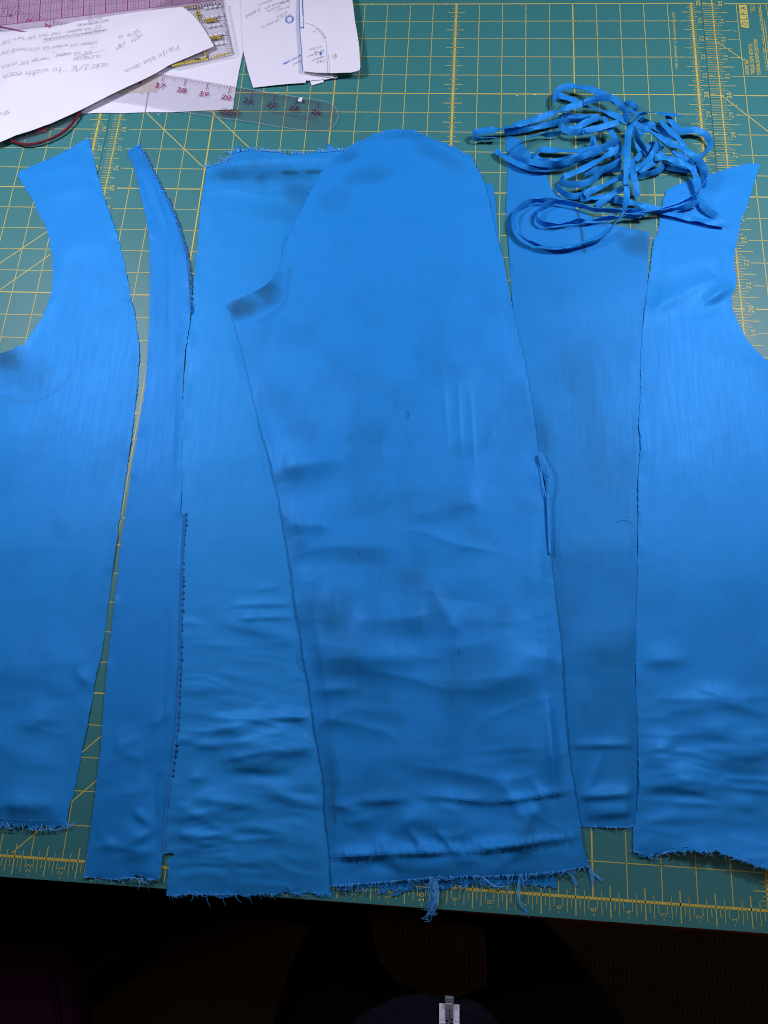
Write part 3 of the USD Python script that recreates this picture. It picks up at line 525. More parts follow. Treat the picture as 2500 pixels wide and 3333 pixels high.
# --- top sleeve
rs = [(x, 2778 - (x - 1100) * .07 - 14, x + 9 - (x % 17), 2778 - (x - 1100) * .07 + 26, 5, .9 + (x % 7) * .12) for x in range(1100, 1880, 26)] + [(900, 1535, 1125, 1500, 42, 4.6), (945, 1712, 1045, 1716, 24, 2.5), (945, 1780, 1290, 1782, 42, 2.6), (1375, 1675, 1525, 1640, 40, 2.6), (1010, 2150, 1290, 2135, 58, 6.5), (1160, 2160, 1370, 2140, 40, 3.0), (1005, 2252, 1165, 2244, 12, 2.0), (1480, 2240, 1770, 2185, 48, 5.0), (1205, 2022, 1350, 2012, 44, 3.8), (1030, 2290, 1340, 2305, 48, 3.4),
      (1065, 1900, 1105, 2060, 30, 2.4), (1405, 1930, 1470, 2040, 28, 1.8), (1060, 560, 1190, 520, 30, 1.2), (1100, 620, 1480, 540, 70, 1.6), (1180, 460, 1400, 470, 26, 1.0), (1300, 480, 1520, 560, 40, 1.6), (1090, 780, 1500, 720, 80, 1.4), (930, 1250, 1560, 1180, 110, 1.6), (1150, 1380, 1440, 1330, 90, 1.8), (1380, 1290, 1500, 1250, 50, 1.2),
      (760, 985, 880, 940, 14, 2.0), (1778, 2290, 1802, 2560, 20, 5.0), (1830, 2200, 1850, 2520, 12, 1.2), (1735, 2540, 1780, 2640, 14, 2.6), (1700, 2700, 1730, 2640, 24, 2.6), (1400, 2590, 1600, 2612, 8, 2.4), (1160, 2610, 1330, 2600, 10, 2.2), (1600, 2612, 1880, 2572, 6, 1.8), (1080, 2620, 1170, 2640, 10, 1.4),
      (1080, 2786, 1240, 2780, 7, 2.6), (1240, 2778, 1500, 2768, 7, 2.3), (1500, 2773, 1880, 2720, 7, 2.3), (1330, 2700, 1390, 2770, 10, 2.0), (1420, 2700, 1480, 2770, 9, 1.8), (1290, 2690, 1500, 2680, 24, 1.8), (1600, 2740, 1740, 2750, 22, 3.0), (1200, 2800, 1330, 2850, 14, -1.5), (1380, 2640, 1560, 2690, 22, 1.6), (1120, 2680, 1250, 2650, 20, 1.6), (1640, 2560, 1690, 2650, 20, 2.0),
      (1300, 2856, 1900, 2830, 22, 3.2), (1060, 2420, 1070, 2560, 10, -.8), (1490, 1250, 1500, 1500, 7, .5), (1440, 1200, 1460, 1480, 6, .5), (1530, 1280, 1545, 1540, 6, .5), (1580, 1460, 1610, 1400, 10, .6), (1775, 1660, 1780, 2050, 7, 1.0), (1000, 2540, 1000, 2540, 40, 1.0),
      (1150, 1500, 1500, 1460, 70, 1.4), (1250, 1900, 1700, 1870, 70, 1.4), (1350, 2110, 1760, 2080, 70, 1.5), (1050, 2440, 1450, 2480, 60, 1.5), (1450, 2400, 1740, 2420, 70, 1.4)] + scatter(51, 26, 1080, 1860, 2600, 2830, (60, 200), (9, 22), (.6, 1.6), 30)
S_ = ragged(ragged(S_, 1080, 1925, 2815, 2895, 2.5, 7, 6), 1100, 1520, 420, 510, 3, 9, 7)
ts, zs = cloth('sleeve_piece', 'large bright blue satin sleeve piece with a rounded cap lying on top in the centre', S_, .0017, rs, seed=51, wave=.5, material=SATIN_S, crum=((9, 30, 3.0, 1250, 1750, 21, None, None, .12), (16, 60, 1.6, 1500, 2500, 23, None, None, -.2), (30, 40, 1.8, 2560, 2660, 25, None, None, .3), (15, 20, 1.2, 900, 500, 27)), grime=(.30, 650, 1400, 4),
               stain=[(1130, 520, 60, 30, -25, .3), (1200, 580, 110, 45, -15, .28), (1430, 520, 110, 40, 30, .26), (1330, 450, 90, 24, 0, .22), (1090, 650, 60, 70, 20, .2), (800, 1005, 85, 50, -25, .85), (870, 955, 70, 60, -45, .7), (905, 910, 40, 40, 0, .25), (1070, 2560, 30, 110, 0, .45), (1510, 1470, 60, 34, 0, .18), (1560, 1750, 70, 40, 0, .2), (1190, 1810, 110, 35, 0, .22), (1330, 1880, 60, 40, 0, .15), (1100, 2030, 40, 110, 0, .18), (1440, 1960, 40, 60, 0, .2), (1640, 2010, 30, 45, 0, .2), (1110, 2180, 70, 60, 0, .25), (1480, 2200, 120, 60, 0, .12), (950, 1545, 70, 34, -10, .25)],
               ring=[([(945, 880), (938, 940), (925, 990), (890, 1025), (850, 1050)], 9, .24), ([(1078, 2500), (1084, 2560), (1090, 2680)], 4, .6), ([(1070, 2628), (1110, 2630), (1145, 2624)], 4, .5), ([(1328, 1350), (1330, 1358), (1327, 1370)], 3, .8), ([(1168, 1806), (1170, 1809)], 4, .8), ([(1492, 2128), (1494, 2130)], 3, .8)])
fringe(ts, zs, [(1920, 2823), (1817, 2839), (1654, 2853), (1491, 2856), (1382, 2862), (1213, 2877), (1084, 2886)], 190, (5, 20), 12, .004, .6)
fringe(ts, zs, [(1101, 506), (1182, 456), (1269, 425), (1346, 425), (1469, 478), (1540, 517)], 70, (3, 10), 13, .004, .6)
g = random.Random(5); tuft = []
for k in range(26):
    x = 1410 + g.uniform(-14, 22); y2 = 2945 + g.uniform(-10, 50)
    tuft.append(thread([(x, 2862, .005), (1404 + g.uniform(-16, 24), 2895, .004), (1412 + g.uniform(-18, 16), 2925, .003), (1402 + g.uniform(-22, 22), y2, .001), (1400 + g.uniform(-30, 30), y2 + g.uniform(-12, 8), -.001)], 0))
for k in range(9):
    tuft.append(thread([(1690, 2850, .005), (1690 + g.uniform(-6, 3), 2895, .004), (1690 + g.uniform(-6, 6), 2930, .003), (1705 + g.uniform(-8, 8), 2960, .001), (1722 + g.uniform(-4, 4), 2985 + g.uniform(-10, 3), -.001)], 0))
    tuft.append(thread([(1918, 2820, .003), (1926 + g.uniform(-8, 8), 2850, .002), (1930 + g.uniform(-8, 8), 2878 + g.uniform(-12, 12), .001)], 0))
    tuft.append(thread([(1850 + g.uniform(-12, 14), 2838, .004), (1870 + g.uniform(-8, 8), 2860, .002), (1875 + g.uniform(-8, 10), 2885, .001)], 0)); tuft.append(thread([(1915, 2820, .003), (1940, 2850 + g.uniform(-3, 6), .001), (1962 + g.uniform(-8, 4), 2868 + g.uniform(-6, 4), .0006)], 0))
    tuft.append(thread([(1570 + g.uniform(-6, 6), 2852, .005), (1590 + g.uniform(-6, 6), 2872, .004), (1620 + g.uniform(-15, 10), 2888, .003), (1650 + g.uniform(-20, 6), 2884, .002)], 0))
tuft.append(thread([(1374, 2990, -.004), (1385, 2994, -.004), (1397, 2992, -.004)], 0))
curves('hanging_threads', tuft, .00035, THREAD, ts, kind='stuff')
seamline(ts, zs, [(1080, 2790), (1240, 2782), (1430, 2775), (1500, 2776), (1640, 2768), (1740, 2764), (1880, 2722)], .005, 'hem_stitching', .0016, .0022, .0005, THREADD, .0003)
seamline(ts, zs, [(1400, 2590), (1480, 2600), (1600, 2612), (1750, 2595), (1878, 2572)], .005, 'fold_stitching', .002, .0025, .0004)
seamline(ts, zs, [(1078, 2788), (1066, 2690), (1062, 2600)], .004, 'side_stitching', .002, .0015, .0004)
slit = [thread([(1756, 1474, .006), (1772, 1500, .007), (1785, 1530, .007), (1787, 1575, .006), (1784, 1612, .005)], 0), thread([(1750, 1478, .006), (1775, 1508, .0075), (1800, 1538, .006)], 0), thread([(1757, 1480, .006), (1778, 1515, .0075), (1795, 1555, .006)], 0), thread([(1754, 1476, .007), (1765, 1498, .008), (1780, 1525, .007), (1790, 1560, .006)], 0), thread([(1760, 1520, .005), (1768, 1570, .005), (1777, 1618, .005)], 0)]
curves('slit_threads', slit, .0007, THREAD, ts)
def strip_mesh(path, widths, thick, bow=0.0):
    """flat ribbon along world points; widths along it"""
    P = np.asarray(path); n = len(P); t = np.gradient(P, axis=0); t /= np.linalg.norm(t, axis=1, keepdims=True); s = np.cross([0, 0, 1.0], t); s /= np.linalg.norm(s, axis=1, keepdims=True)
    w = np.asarray(widths)[:, None] / 2; up_ = np.array([0, 0, thick / 2]); V = np.stack([P - s * w - up_, P + s * w - up_, P + s * w + up_, P - s * w + up_], 1).reshape(-1, 3); F = []
    for i in range(n - 1):
        for k in range(4):
            a, b = i * 4 + k, i * 4 + (k + 1) % 4; F += [(a, b, b + 4), (a, b + 4, a + 4)]
    F += [(2, 1, 0), (3, 2, 0), (n * 4 - 4, n * 4 - 3, n * 4 - 2), (n * 4 - 4, n * 4 - 2, n * 4 - 1)]
    return V, np.array(F)
sp = thread([(1756, 1470, .006), (1772, 1496, .0075), (1786, 1530, .0075), (1789, 1575, .0065), (1784, 1620, .0055), (1786, 1700, .005), (1790, 1800, .0048)], 0)
obj('slit_facing', strip_mesh(sp, np.full(len(sp), .0022), .0008), SATIN, ts, smooth=40)

# --- b: narrow facing strip with an overlocked edge
B_ = [(416, 491), (430, 483), (447, 474), (453, 468), (466, 493), (489, 539), (510, 581), (532, 624), (557, 666), (572, 708), (586, 759), (603, 809), (612, 860), (616, 927), (622, 991), (622, 1020), (618, 1058), (610, 1096), (603, 1151), (597, 1223), (595, 1278), (594, 1400), (593, 1507), (590, 1643), (588, 1668), (601, 1673), (596, 1740), (591, 1808), (590, 1900), (588, 1980), (586, 2059), (583, 2170), (579, 2262), (574, 2358), (571, 2397), (562, 2469), (554, 2527), (545, 2599), (538, 2652), (534, 2741), (528, 2813), (524, 2862), (505, 2868), (482, 2866), (460, 2850), (446, 2847), (422, 2861), (390, 2866), (356, 2865), (330, 2852), (307, 2859), (274, 2856), (283, 2789), (295, 2699), (307, 2620), (316, 2530), (328, 2445), (337, 2319), (347, 2199), (359, 2073), (374, 1963), (381, 1900), (389, 1808), (411, 1658), (432, 1507), (457, 1356), (468, 1299), (481, 1159), (487, 1033), (489, 885), (485, 759), (475, 704), (458, 636), (447, 581), (430, 531), (418, 505)]
rb = scatter(61, 14, 330, 540, 2300, 2800, (40, 110), (10, 20), (.4, 1.0), 20) + [(440, 2640, 510, 2690, 12, 2.2), (430, 2740, 515, 2700, 12, 2.0), (400, 2790, 520, 2770, 20, 1.8), (310, 2740, 480, 2730, 34, 1.8), (460, 2450, 530, 2560, 26, -1.2), (505, 2560, 512, 2820, 8, -1.6), (545, 2000, 528, 2420, 7, -.9), (553, 800, 552, 1100, 6, -.5), (470, 520, 545, 740, 7, .9), (450, 560, 520, 740, 8, -.5), (575, 1100, 560, 1700, 10, .7), (450, 2840, 520, 2850, 16, 3.0), (300, 2850, 420, 2850, 18, 2.0)]
B_ = ragged(B_, 270, 530, 2835, 2880, 5, 7, 4)
tbb, zb = cloth('cut_fabric_strip', 'long narrow curved blue facing strip with an overlocked right edge', B_, .0010, rb, seed=61, material=SATIN_B, crum=((30, 60, 1.2, 2350, 2700, 33), (40, 30, .5, 900, 500, 35)), grime=(.3, 1200, 500, 5))
def overlock(px, z, n, seed):
    g = random.Random(seed); q = spline([at(*p, z)[:2] for p in px], .0005); s = np.r_[0, np.cumsum(np.linalg.norm(np.diff(q, axis=0), axis=1))]; out = []
    for i in range(n):
        t0 = s[-1] * i / n; p = np.array([np.interp(t0 + d, s, q[:, 0]) for d in (0, .0010, .0005)]); p2 = np.array([np.interp(t0 + d, s, q[:, 1]) for d in (0, .0010, .0005)])
        d = np.array([p[1] - p[0], p2[1] - p2[0]]); d /= max(np.linalg.norm(d), 1e-9); nr = np.array([d[1], -d[0]]) * -1; a = np.array([p[0], p2[0]]); z1 = float(zb(a)) + .0004; o = g.uniform(.0012, .0022)
        out.append([(*(a + nr * .0018), z1), (*(a + d * .0006), z1 + .0004), (*(a - nr * o * .55), z1 + .0002), (*(a - nr * o * .4 + d * .0009), z1 - .0007), (*(a + d * .0016), z1 + .0005), (*(a + nr * .0017 + d * .0018), z1 + .0001)])
    return out
curves('overlock_stitching', overlock([(455, 475), (489, 541), (532, 626), (571, 710), (602, 811), (613, 870), (617, 930), (621, 1018)], .003, 150, 3), .0004, THREADD, tbb, kind='stuff')
curves('overlock_stitching', overlock([(599, 1675), (594, 1740), (590, 1810), (588, 1900), (584, 2060), (581, 2170), (577, 2262), (572, 2360), (568, 2400), (560, 2470), (552, 2530), (543, 2600), (536, 2655), (530, 2780)], .003, 300, 4), .0004, THREADD, tbb, kind='stuff')
def teeth(px, z, pitch, seed):
    g = random.Random(seed); q = spline([at(*p, z)[:2] for p in px], .0005); s_ = np.r_[0, np.cumsum(np.linalg.norm(np.diff(q, axis=0), axis=1))]; out = []; t0 = 0
    while t0 < s_[-1]:
        a = np.array([np.interp(t0, s_, q[:, 0]), np.interp(t0, s_, q[:, 1])]); L = g.uniform(.0016, .0030); z1 = float(zb(a)) + .0003; k = g.uniform(-.0006, .0006)
        out.append([(*a, z1), (a[0] + L * .5, a[1] + k, z1 + .0002), (a[0] + L, a[1] + k * 2, z1 - .0005), (a[0] + L * .9, a[1] + k * 2 + .0010, z1 - .0007), (a[0] + L * .3, a[1] + .0012, z1 - .0003)])
        t0 += pitch * g.uniform(.75, 1.3)
    return out
LOOPT = plain('navy_loop_thread', (0.008, 0.115, 0.36), 0.8)
curves('overlock_loops', teeth([(599, 1675), (594, 1740), (590, 1810), (588, 1900), (584, 2060), (581, 2170), (577, 2262), (572, 2360), (568, 2400), (562, 2470), (552, 2530)], .003, .0050, 8), .0013, LOOPT, tbb, kind='stuff')
curves('overlock_loops', teeth([(466, 493), (489, 541), (532, 626), (571, 710), (602, 811), (613, 870), (617, 930), (621, 1018)], .003, .0030, 9), .0008, LOOPT, tbb, kind='stuff')
seamline(tbb, zb, [(435, 500), (470, 580), (515, 680), (545, 790), (556, 900), (560, 1040), (582, 1060)], .003, 'stitch_line', .0016, .0016, .0004, THREAD)
seamline(tbb, zb, [(545, 1900), (540, 2060), (530, 2230), (522, 2400), (512, 2480), (508, 2640), (512, 2790)], .003, 'stitch_line', .0018, .0014, .0005, THREADD)
fringe(tbb, zb, [(524, 2862), (482, 2866), (422, 2861), (356, 2865), (274, 2858)], 60, (5, 18), 14, .003, .8)
fringe(tbb, zb, [(466, 493), (510, 581), (557, 666), (586, 759), (612, 860), (622, 1000)][::-1], 70, (4, 14), 15, .003, .8)
fringe(tbb, zb, [(416, 491), (447, 474), (456, 472)], 16, (4, 14), 16, .003, .6)
curves('loose_threads', [thread([(450, 476, .003), (455, 466, .002), (453, 458, .001)], 0), thread([(465, 2862, .003), (475, 2876, 0), (487, 2902, -.003)], 0), thread([(620, 870, .002), (628, 855, .001), (630, 840, .0008)], 0)], .0005, THREAD, tbb, kind='stuff')

# --- f: right bodice piece
lift8 = 9.0
rf = scatter(71, 26, 2110, 2560, 2250, 2690, (60, 240), (5, 12), (.4, 1.2), 13) + scatter(72, 5, 2150, 2540, 2360, 2680, (160, 280), (16, 24), (1.2, 2.2), 10) + [(2080, 1030, 2230, 960, 26, 2.4), (2230, 960, 2330, 905, 22, 1.8), (2290, 990, 2395, 935, 18, 4.0), (2250, 1030, 2380, 960, 26, -1.2), (2150, 870, 2380, 840, 40, 1.0), (2080, 2155, 2230, 2150, 16, 2.0), (2085, 2470, 2200, 2465, 22, 3.0), (2085, 2545, 2300, 2535, 22, 2.4), (2110, 2665, 2380, 2655, 24, 2.6), (2200, 2300, 2420, 2290, 18, 1.8), (2310, 2270, 2500, 2330, 16, 1.8), (2250, 2480, 2500, 2500, 18, 1.8), (2330, 2400, 2520, 2430, 16, 1.8), (2100, 1500, 2560, 1460, 130, 1.0), (2100, 1900, 2560, 1860, 120, 1.0), (2300, 1160, 2480, 1200, 20, .7), (2190, 660, 2420, 600, 34, .8)]
def liftf(P2):
    a, b = at(2150, 2776, .006)[:2], at(2640, 2868, .008)[:2]; d = b - a; L = np.linalg.norm(d); d /= L; q = P2 - a; s = q @ d; dist = np.abs(q @ np.array([-d[1], d[0]]))
    return .0085 * np.clip((s + .02) / .05, 0, 1) ** 2 * np.exp(-(dist / .020) ** 2)
F_ = ragged(F_, 2056, 2640, 2760, 2880, 4, 8, 5)
tf, zf = cloth('cut_fabric_piece', 'rightmost blue bodice piece with a pointed shoulder and an armhole on its right side', F_, .0010, rf, seed=71, crum=((12, 75, 2.0, 2150, 2550, 41), (24, 150, 1.1, 2200, 2500, 43), (16, 26, 1.6, 1100, 800, 45, None, None, -.5)), grime=(.13, 600, 1100, 6), lift=liftf)
fringe(tf, zf, [(2560, 2845), (2490, 2826), (2392, 2793), (2343, 2774), (2194, 2777), (2126, 2794), (2061, 2774)], 90, (4, 14), 17, .009, .8)
curves('loose_threads', [thread([(2150, 2783, .006), (2165, 2778, .007), (2178, 2786, .006), (2176, 2794, .005), (2160, 2797, .004), (2146, 2800, .003)], 0), thread([(2228, 2762, .01), (2232, 2748, .011), (2237, 2740, .011)], 0)], .0004, THREAD, tf, kind='stuff')
seamline(tf, zf, [(2150, 2768), (2260, 2756), (2340, 2762), (2430, 2792), (2560, 2830)], .009, 'edge_stitching', .004, .005, .0004)

# ------------------------------------------------------------------ tangled strips
def ribbon(px, width=.0061, thick=.0006, seed=0):
    """px rows: x, y, height of the strip's middle (mm), tilt in degrees (0 flat, 90 on edge)"""
    p = np.asarray(px, float); w3 = at(p[:, 0], p[:, 1], p[:, 2] * 1.45e-3); q = spline(np.c_[w3, p[:, 3]], .0016); P, tl = q[:, :3], np.radians(q[:, 3])
    n = len(P); t = np.gradient(P, axis=0); t /= np.maximum(np.linalg.norm(t, axis=1, keepdims=True), 1e-9)
    s = np.cross([0, 0, 1.0], t); s /= np.maximum(np.linalg.norm(s, axis=1, keepdims=True), 1e-9); u = np.cross(t, s)
    g = np.random.default_rng(seed); wob = meshkit.noise(np.c_[np.arange(n) * .16, np.zeros(n) + seed, np.zeros(n)], seed) - .5; pk = meshkit.noise(np.c_[np.arange(n) * .6, np.zeros(n) + seed, np.zeros(n)], seed + 9) - .5
    tl = tl + wob * 1.2; c, sn = np.cos(tl)[:, None], np.sin(tl)[:, None]; a = s * c + u * sn; b = -s * sn + u * c
    P = P + b * (pk * .0007)[:, None]
    prof = []; hw = width / 2 * (1 + wob[:, None] * .15)
    for k in np.linspace(-1, 1, 5): prof.append(P + a * hw * k + b * (thick / 2 + .0003 * (1 - k * k)))
    for k in np.linspace(1, -1, 5): prof.append(P + a * hw * k + b * (-thick / 2 + .0003 * (1 - k * k)))
    V = np.stack(prof, 1); V[..., 2] = np.maximum(V[..., 2], Z0 + .0004); K = 10; F = []
    V = V.reshape(-1, 3); i = np.arange(n - 1)[:, None] * K; k = np.arange(K)[None]; A0, B0 = i + k, i + (k + 1) % K
    F = np.vstack([np.stack([A0, B0, B0 + K], -1).reshape(-1, 3), np.stack([A0, B0 + K, A0 + K], -1).reshape(-1, 3)])
    cap = [[0, j, j + 1] for j in range(1, 9)]; F = np.vstack([F, np.array(cap)[:, ::-1], np.array(cap) + (n - 1) * K])
    return V, F
tr = thing('tangled_strip_heap', 'tangled heap of narrow bright blue fabric strips at the upper right of the mats', 'fabric strips')
C1 = lambda p: crop(1500, 240, 500, 1659, p); C2 = lambda p: crop(1900, 300, 500, 1659, p); C3 = lambda p: crop(1600, 460, 500, 1659, p); C4 = lambda p: crop(2000, 480, 500, 1659, p)
V_ = np.vstack
STR = [
 V_([C1([(395, 690, 5, 60), (280, 695, 5, 60), (175, 705, 5, 65), (128, 672, 5, 80), (165, 632, 6, 40), (300, 612, 7, 10), (430, 594, 8, 0), (700, 525, 9, 0), (900, 458, 10, 0), (1100, 388, 11, 0), (1300, 322, 12, 20), (1490, 262, 13, 55)]), C2([(0, 108, 13, 45), (160, 70, 14, 60), (300, 60, 14, 50), (400, 140, 14, 70), (450, 220, 13, 80), (500, 300, 12, 80)])]),
 V_([C1([(470, 628, 4, 70), (660, 604, 5, 50), (800, 575, 5, 45), (950, 545, 5, 45), (1100, 512, 5, 60), (1280, 500, 5, 70), (1400, 480, 6, 60)])]),
 V_([C1([(1000, 370, 4, 70), (1008, 270, 5, 75), (1040, 195, 6, 50), (1100, 150, 7, 30), (1190, 132, 8, 25), (1300, 145, 8, 20), (1420, 175, 9, 20), (1540, 225, 9, 20), (1640, 275, 9, 10)]), C2([(330, 110, 10, 10), (470, 185, 10, 0), (560, 230, 9, 0), (640, 290, 8, 10)])]),
 V_([C1([(1030, 225, 4, 50), (1150, 260, 4, 30), (1260, 300, 4, 20)])]),
 V_([C2([(540, 330, 12, 0), (640, 385, 12, 0), (750, 440, 12, 0), (900, 530, 12, 0), (1050, 605, 13, 5), (1150, 660, 13, 20), (1240, 730, 12, 35), (1305, 820, 10, 60), (1322, 920, 8, 80), (1290, 1000, 8, 80)]), C4([(880, 515, 7, 85), (700, 600, 6, 85), (520, 660, 6, 85), (300, 705, 6, 80), (100, 732, 6, 80)]), C3([(1659, 795, 6, 80), (1400, 815, 5, 80), (1150, 840, 5, 80), (900, 865, 5, 80), (700, 898, 5, 75), (570, 890, 5, 70), (500, 845, 5, 65), (497, 765, 5, 65), (560, 695, 5, 75), (680, 655, 5, 80)])]),
 V_([C2([(1080, 250, 9, 25), (900, 238, 10, 20), (780, 225, 11, 25), (660, 228, 14, 50), (580, 265, 16, 60), (520, 330, 17, 45), (485, 430, 17, 10), (475, 600, 16, 0), (462, 800, 15, 0), (455, 1000, 13, 0)]), C3([(1450, 400, 13, 0), (1462, 520, 11, 10), (1460, 620, 10, 40), (1430, 730, 9, 70), (1380, 830, 8, 75), (1290, 930, 6, 70), (1150, 1035, 5, 45), (950, 1105, 5, 38), (750, 1140, 5, 38), (550, 1125, 5, 42), (400, 1075, 5, 50), (290, 995, 5, 58), (238, 900, 5, 65), (238, 800, 5, 70), (285, 720, 5, 75), (390, 660, 5, 80), (530, 638, 5, 82), (690, 645, 5, 82), (850, 668, 5, 80), (1000, 705, 5, 80), (1150, 740, 5, 80), (1400, 750, 6, 80), (1600, 750, 6, 80)]), C4([(330, 698, 6, 82), (600, 668, 6, 82), (800, 630, 6, 75), (890, 592, 6, 70)])]),
 V_([C1([(375, 832, 3, 10), (450, 885, 4, 10), (560, 945, 4, 15), (700, 1000, 5, 30), (900, 1025, 5, 35), (1100, 985, 6, 40), (1250, 940, 7, 45), (1450, 855, 9, 50), (1600, 765, 11, 50), (1700, 715, 12, 50)])]),
 V_([C1([(1085, 632, 6, 60), (1000, 652, 5, 70), (850, 658, 5, 70), (720, 690, 5, 60), (630, 745, 5, 60), (565, 810, 5, 60), (560, 860, 5, 60), (620, 910, 6, 60), (750, 950, 8, 50), (900, 975, 9, 55), (1150, 950, 10, 60), (1300, 900, 10, 60), (1500, 820, 11, 60)])]),
 V_([C1([(860, 815, 5, 5), (950, 822, 5, 5), (1100, 832, 5, 5), (1300, 828, 6, 10), (1450, 812, 8, 20), (1640, 790, 9, 30)])]),
 V_([C1([(850, 815, 4, 40), (808, 870, 4, 60), (835, 925, 4, 50), (950, 955, 5, 45), (1100, 935, 5, 50), (1250, 895, 6, 60), (1450, 830, 8, 60), (1640, 740, 10, 50)])]),
 V_([C1([(1095, 440, 6, 60), (1070, 510, 6, 60), (1095, 580, 6, 50), (1180, 625, 7, 40), (1300, 628, 8, 35), (1450, 605, 9, 30), (1600, 565, 10, 25)]), C2([(0, 425, 11, 20), (150, 390, 12, 15), (280, 350, 12, 10), (375, 325, 12, 0)])]),
 V_([C1([(1090, 455, 4, 40), (1250, 462, 4, 50), (1400, 475, 5, 50), (1500, 470, 5, 40)])]), V_([C1([(1130, 600, 4, 40), (1250, 575, 4, 30), (1400, 500, 5, 20), (1500, 465, 5, 20)])]),
 V_([C2([(-100, 130, 6, 0), (0, 150, 7, 0), (150, 185, 8, 0), (280, 225, 9, 0), (400, 280, 9, 0), (480, 335, 9, 5)])]),
 V_([C2([(215, 260, 7, 20), (270, 380, 8, 0), (330, 480, 9, 0), (400, 590, 9, 5), (430, 680, 8, 10)])]),
 V_([C2([(900, 260, 7, 20), (960, 330, 7, 15), (1040, 415, 7, 25), (1130, 412, 6, 30), (1220, 410, 6, 35), (1310, 455, 5, 45), (1370, 540, 5, 60), (1350, 610, 5, 55), (1280, 675, 6, 30), (1190, 725, 7, 20)])]),
 V_([C2([(830, 310, 8, 20), (880, 370, 8, 10), (950, 440, 8, 5), (1030, 510, 8, 10), (1085, 590, 7, 25), (1120, 680, 6, 30)])]),
 V_([C2([(540, 840, 8, 10), (650, 765, 8, 10), (730, 690, 9, 15), (780, 600, 9, 25), (800, 540, 9, 40)])]), V_([C2([(590, 860, 6, 10), (700, 790, 7, 10), (780, 740, 7, 10), (850, 650, 7, 25)])]), V_([C2([(580, 895, 4, 65), (720, 878, 5, 60), (830, 830, 5, 60), (870, 770, 6, 60)])]),
 V_([C2([(770, 700, 10, 5), (900, 715, 10, 5), (1030, 755, 10, 5), (1115, 790, 9, 10), (1180, 830, 8, 25)])]), V_([C2([(870, 790, 4, 15), (1000, 830, 4, 15), (1150, 845, 4, 15)])]),
 V_([C4([(815, 120, 7, 55), (845, 230, 7, 15), (885, 360, 7, 10), (910, 450, 7, 20), (930, 560, 6, 15), (990, 660, 5, 10), (1100, 745, 3, 10)])]), V_([C4([(880, 200, 6, 40), (940, 270, 6, 50), (970, 360, 6, 60), (960, 440, 6, 60)])]),
 V_([C4([(0, 560, 4, 20), (150, 590, 4, 20), (300, 625, 4, 10), (500, 685, 4, 0), (700, 740, 4, 0), (900, 780, 4, 0), (1050, 810, 4, 5), (1190, 825, 4, 5)])]),
 V_([C3([(1130, 700, 4, 10), (1250, 610, 5, 0), (1340, 550, 6, 5), (1420, 500, 7, 10)])]), V_([C3([(960, 610, 4, 20), (1100, 610, 3, 15), (1230, 600, 3, 20), (1400, 640, 3, 40)])]),
 V_([C3([(1010, 590, 6, 15), (1060, 540, 6, 10), (1170, 500, 7, 5), (1300, 430, 8, 5), (1420, 385, 9, 10)])]), V_([C3([(700, 480, 4, 60), (760, 545, 4, 55), (860, 590, 4, 50), (980, 580, 4, 40), (1030, 530, 5, 30)])]),
 V_([C3([(780, 385, 8, 20), (950, 315, 8, 5), (1100, 235, 9, 0), (1250, 150, 10, 0), (1370, 80, 10, 10)])]), V_([C3([(790, 370, 5, 50), (745, 410, 6, 55), (800, 455, 7, 40), (900, 465, 8, 35), (1020, 450, 8, 35), (1120, 390, 9, 40), (1200, 320, 9, 60), (1400, 205, 10, 65)])]),
 V_([C3([(1000, 340, 5, 20), (1120, 310, 5, 30), (1250, 300, 5, 30), (1400, 290, 6, 30)])]), V_([C3([(1515, 200, 9, 0), (1525, 330, 8, 0), (1555, 460, 7, 5), (1575, 590, 4, 10)])]),
 V_([C2([(530, 380, 12, 70), (580, 500, 11, 80), (640, 590, 9, 80), (695, 660, 8, 80)])]), V_([C2([(590, 300, 4, 10), (720, 350, 4, 20), (850, 430, 4, 20), (960, 520, 4, 20)])]), V_([C2([(650, 700, 4, 30), (600, 600, 4, 20), (560, 500, 5, 20), (640, 420, 5, 20)])]), V_([C2([(420, 130, 5, 60), (520, 125, 5, 70), (580, 190, 6, 60)])]), V_([C2([(60, 590, 6, 70), (100, 500, 7, 75), (110, 590, 5, 70)])]),
 V_([C2([(300, 580, 5, 20), (380, 660, 5, 20), (330, 760, 5, 30), (200, 830, 4, 30)])]), V_([C2([(560, 740, 5, 10), (650, 640, 5, 20), (760, 560, 5, 20), (850, 620, 5, 20)])]), V_([C2([(960, 640, 5, 10), (1050, 690, 5, 10), (1130, 760, 5, 15)])]),
]
for i, s in enumerate(STR): obj('strip', ribbon(s, seed=100 + i), RIBBON, tr, smooth=38)
curves('loose_threads', [thread([tuple(p) for p in C3([(1590, 590, .004), (1600, 620, .003), (1590, 650, .002)])], 0), thread([tuple(p) for p in C1([(1395, 460, .008), (1402, 445, .009), (1400, 432, .009)])], 0)], .0005, THREAD, tr, kind='stuff')

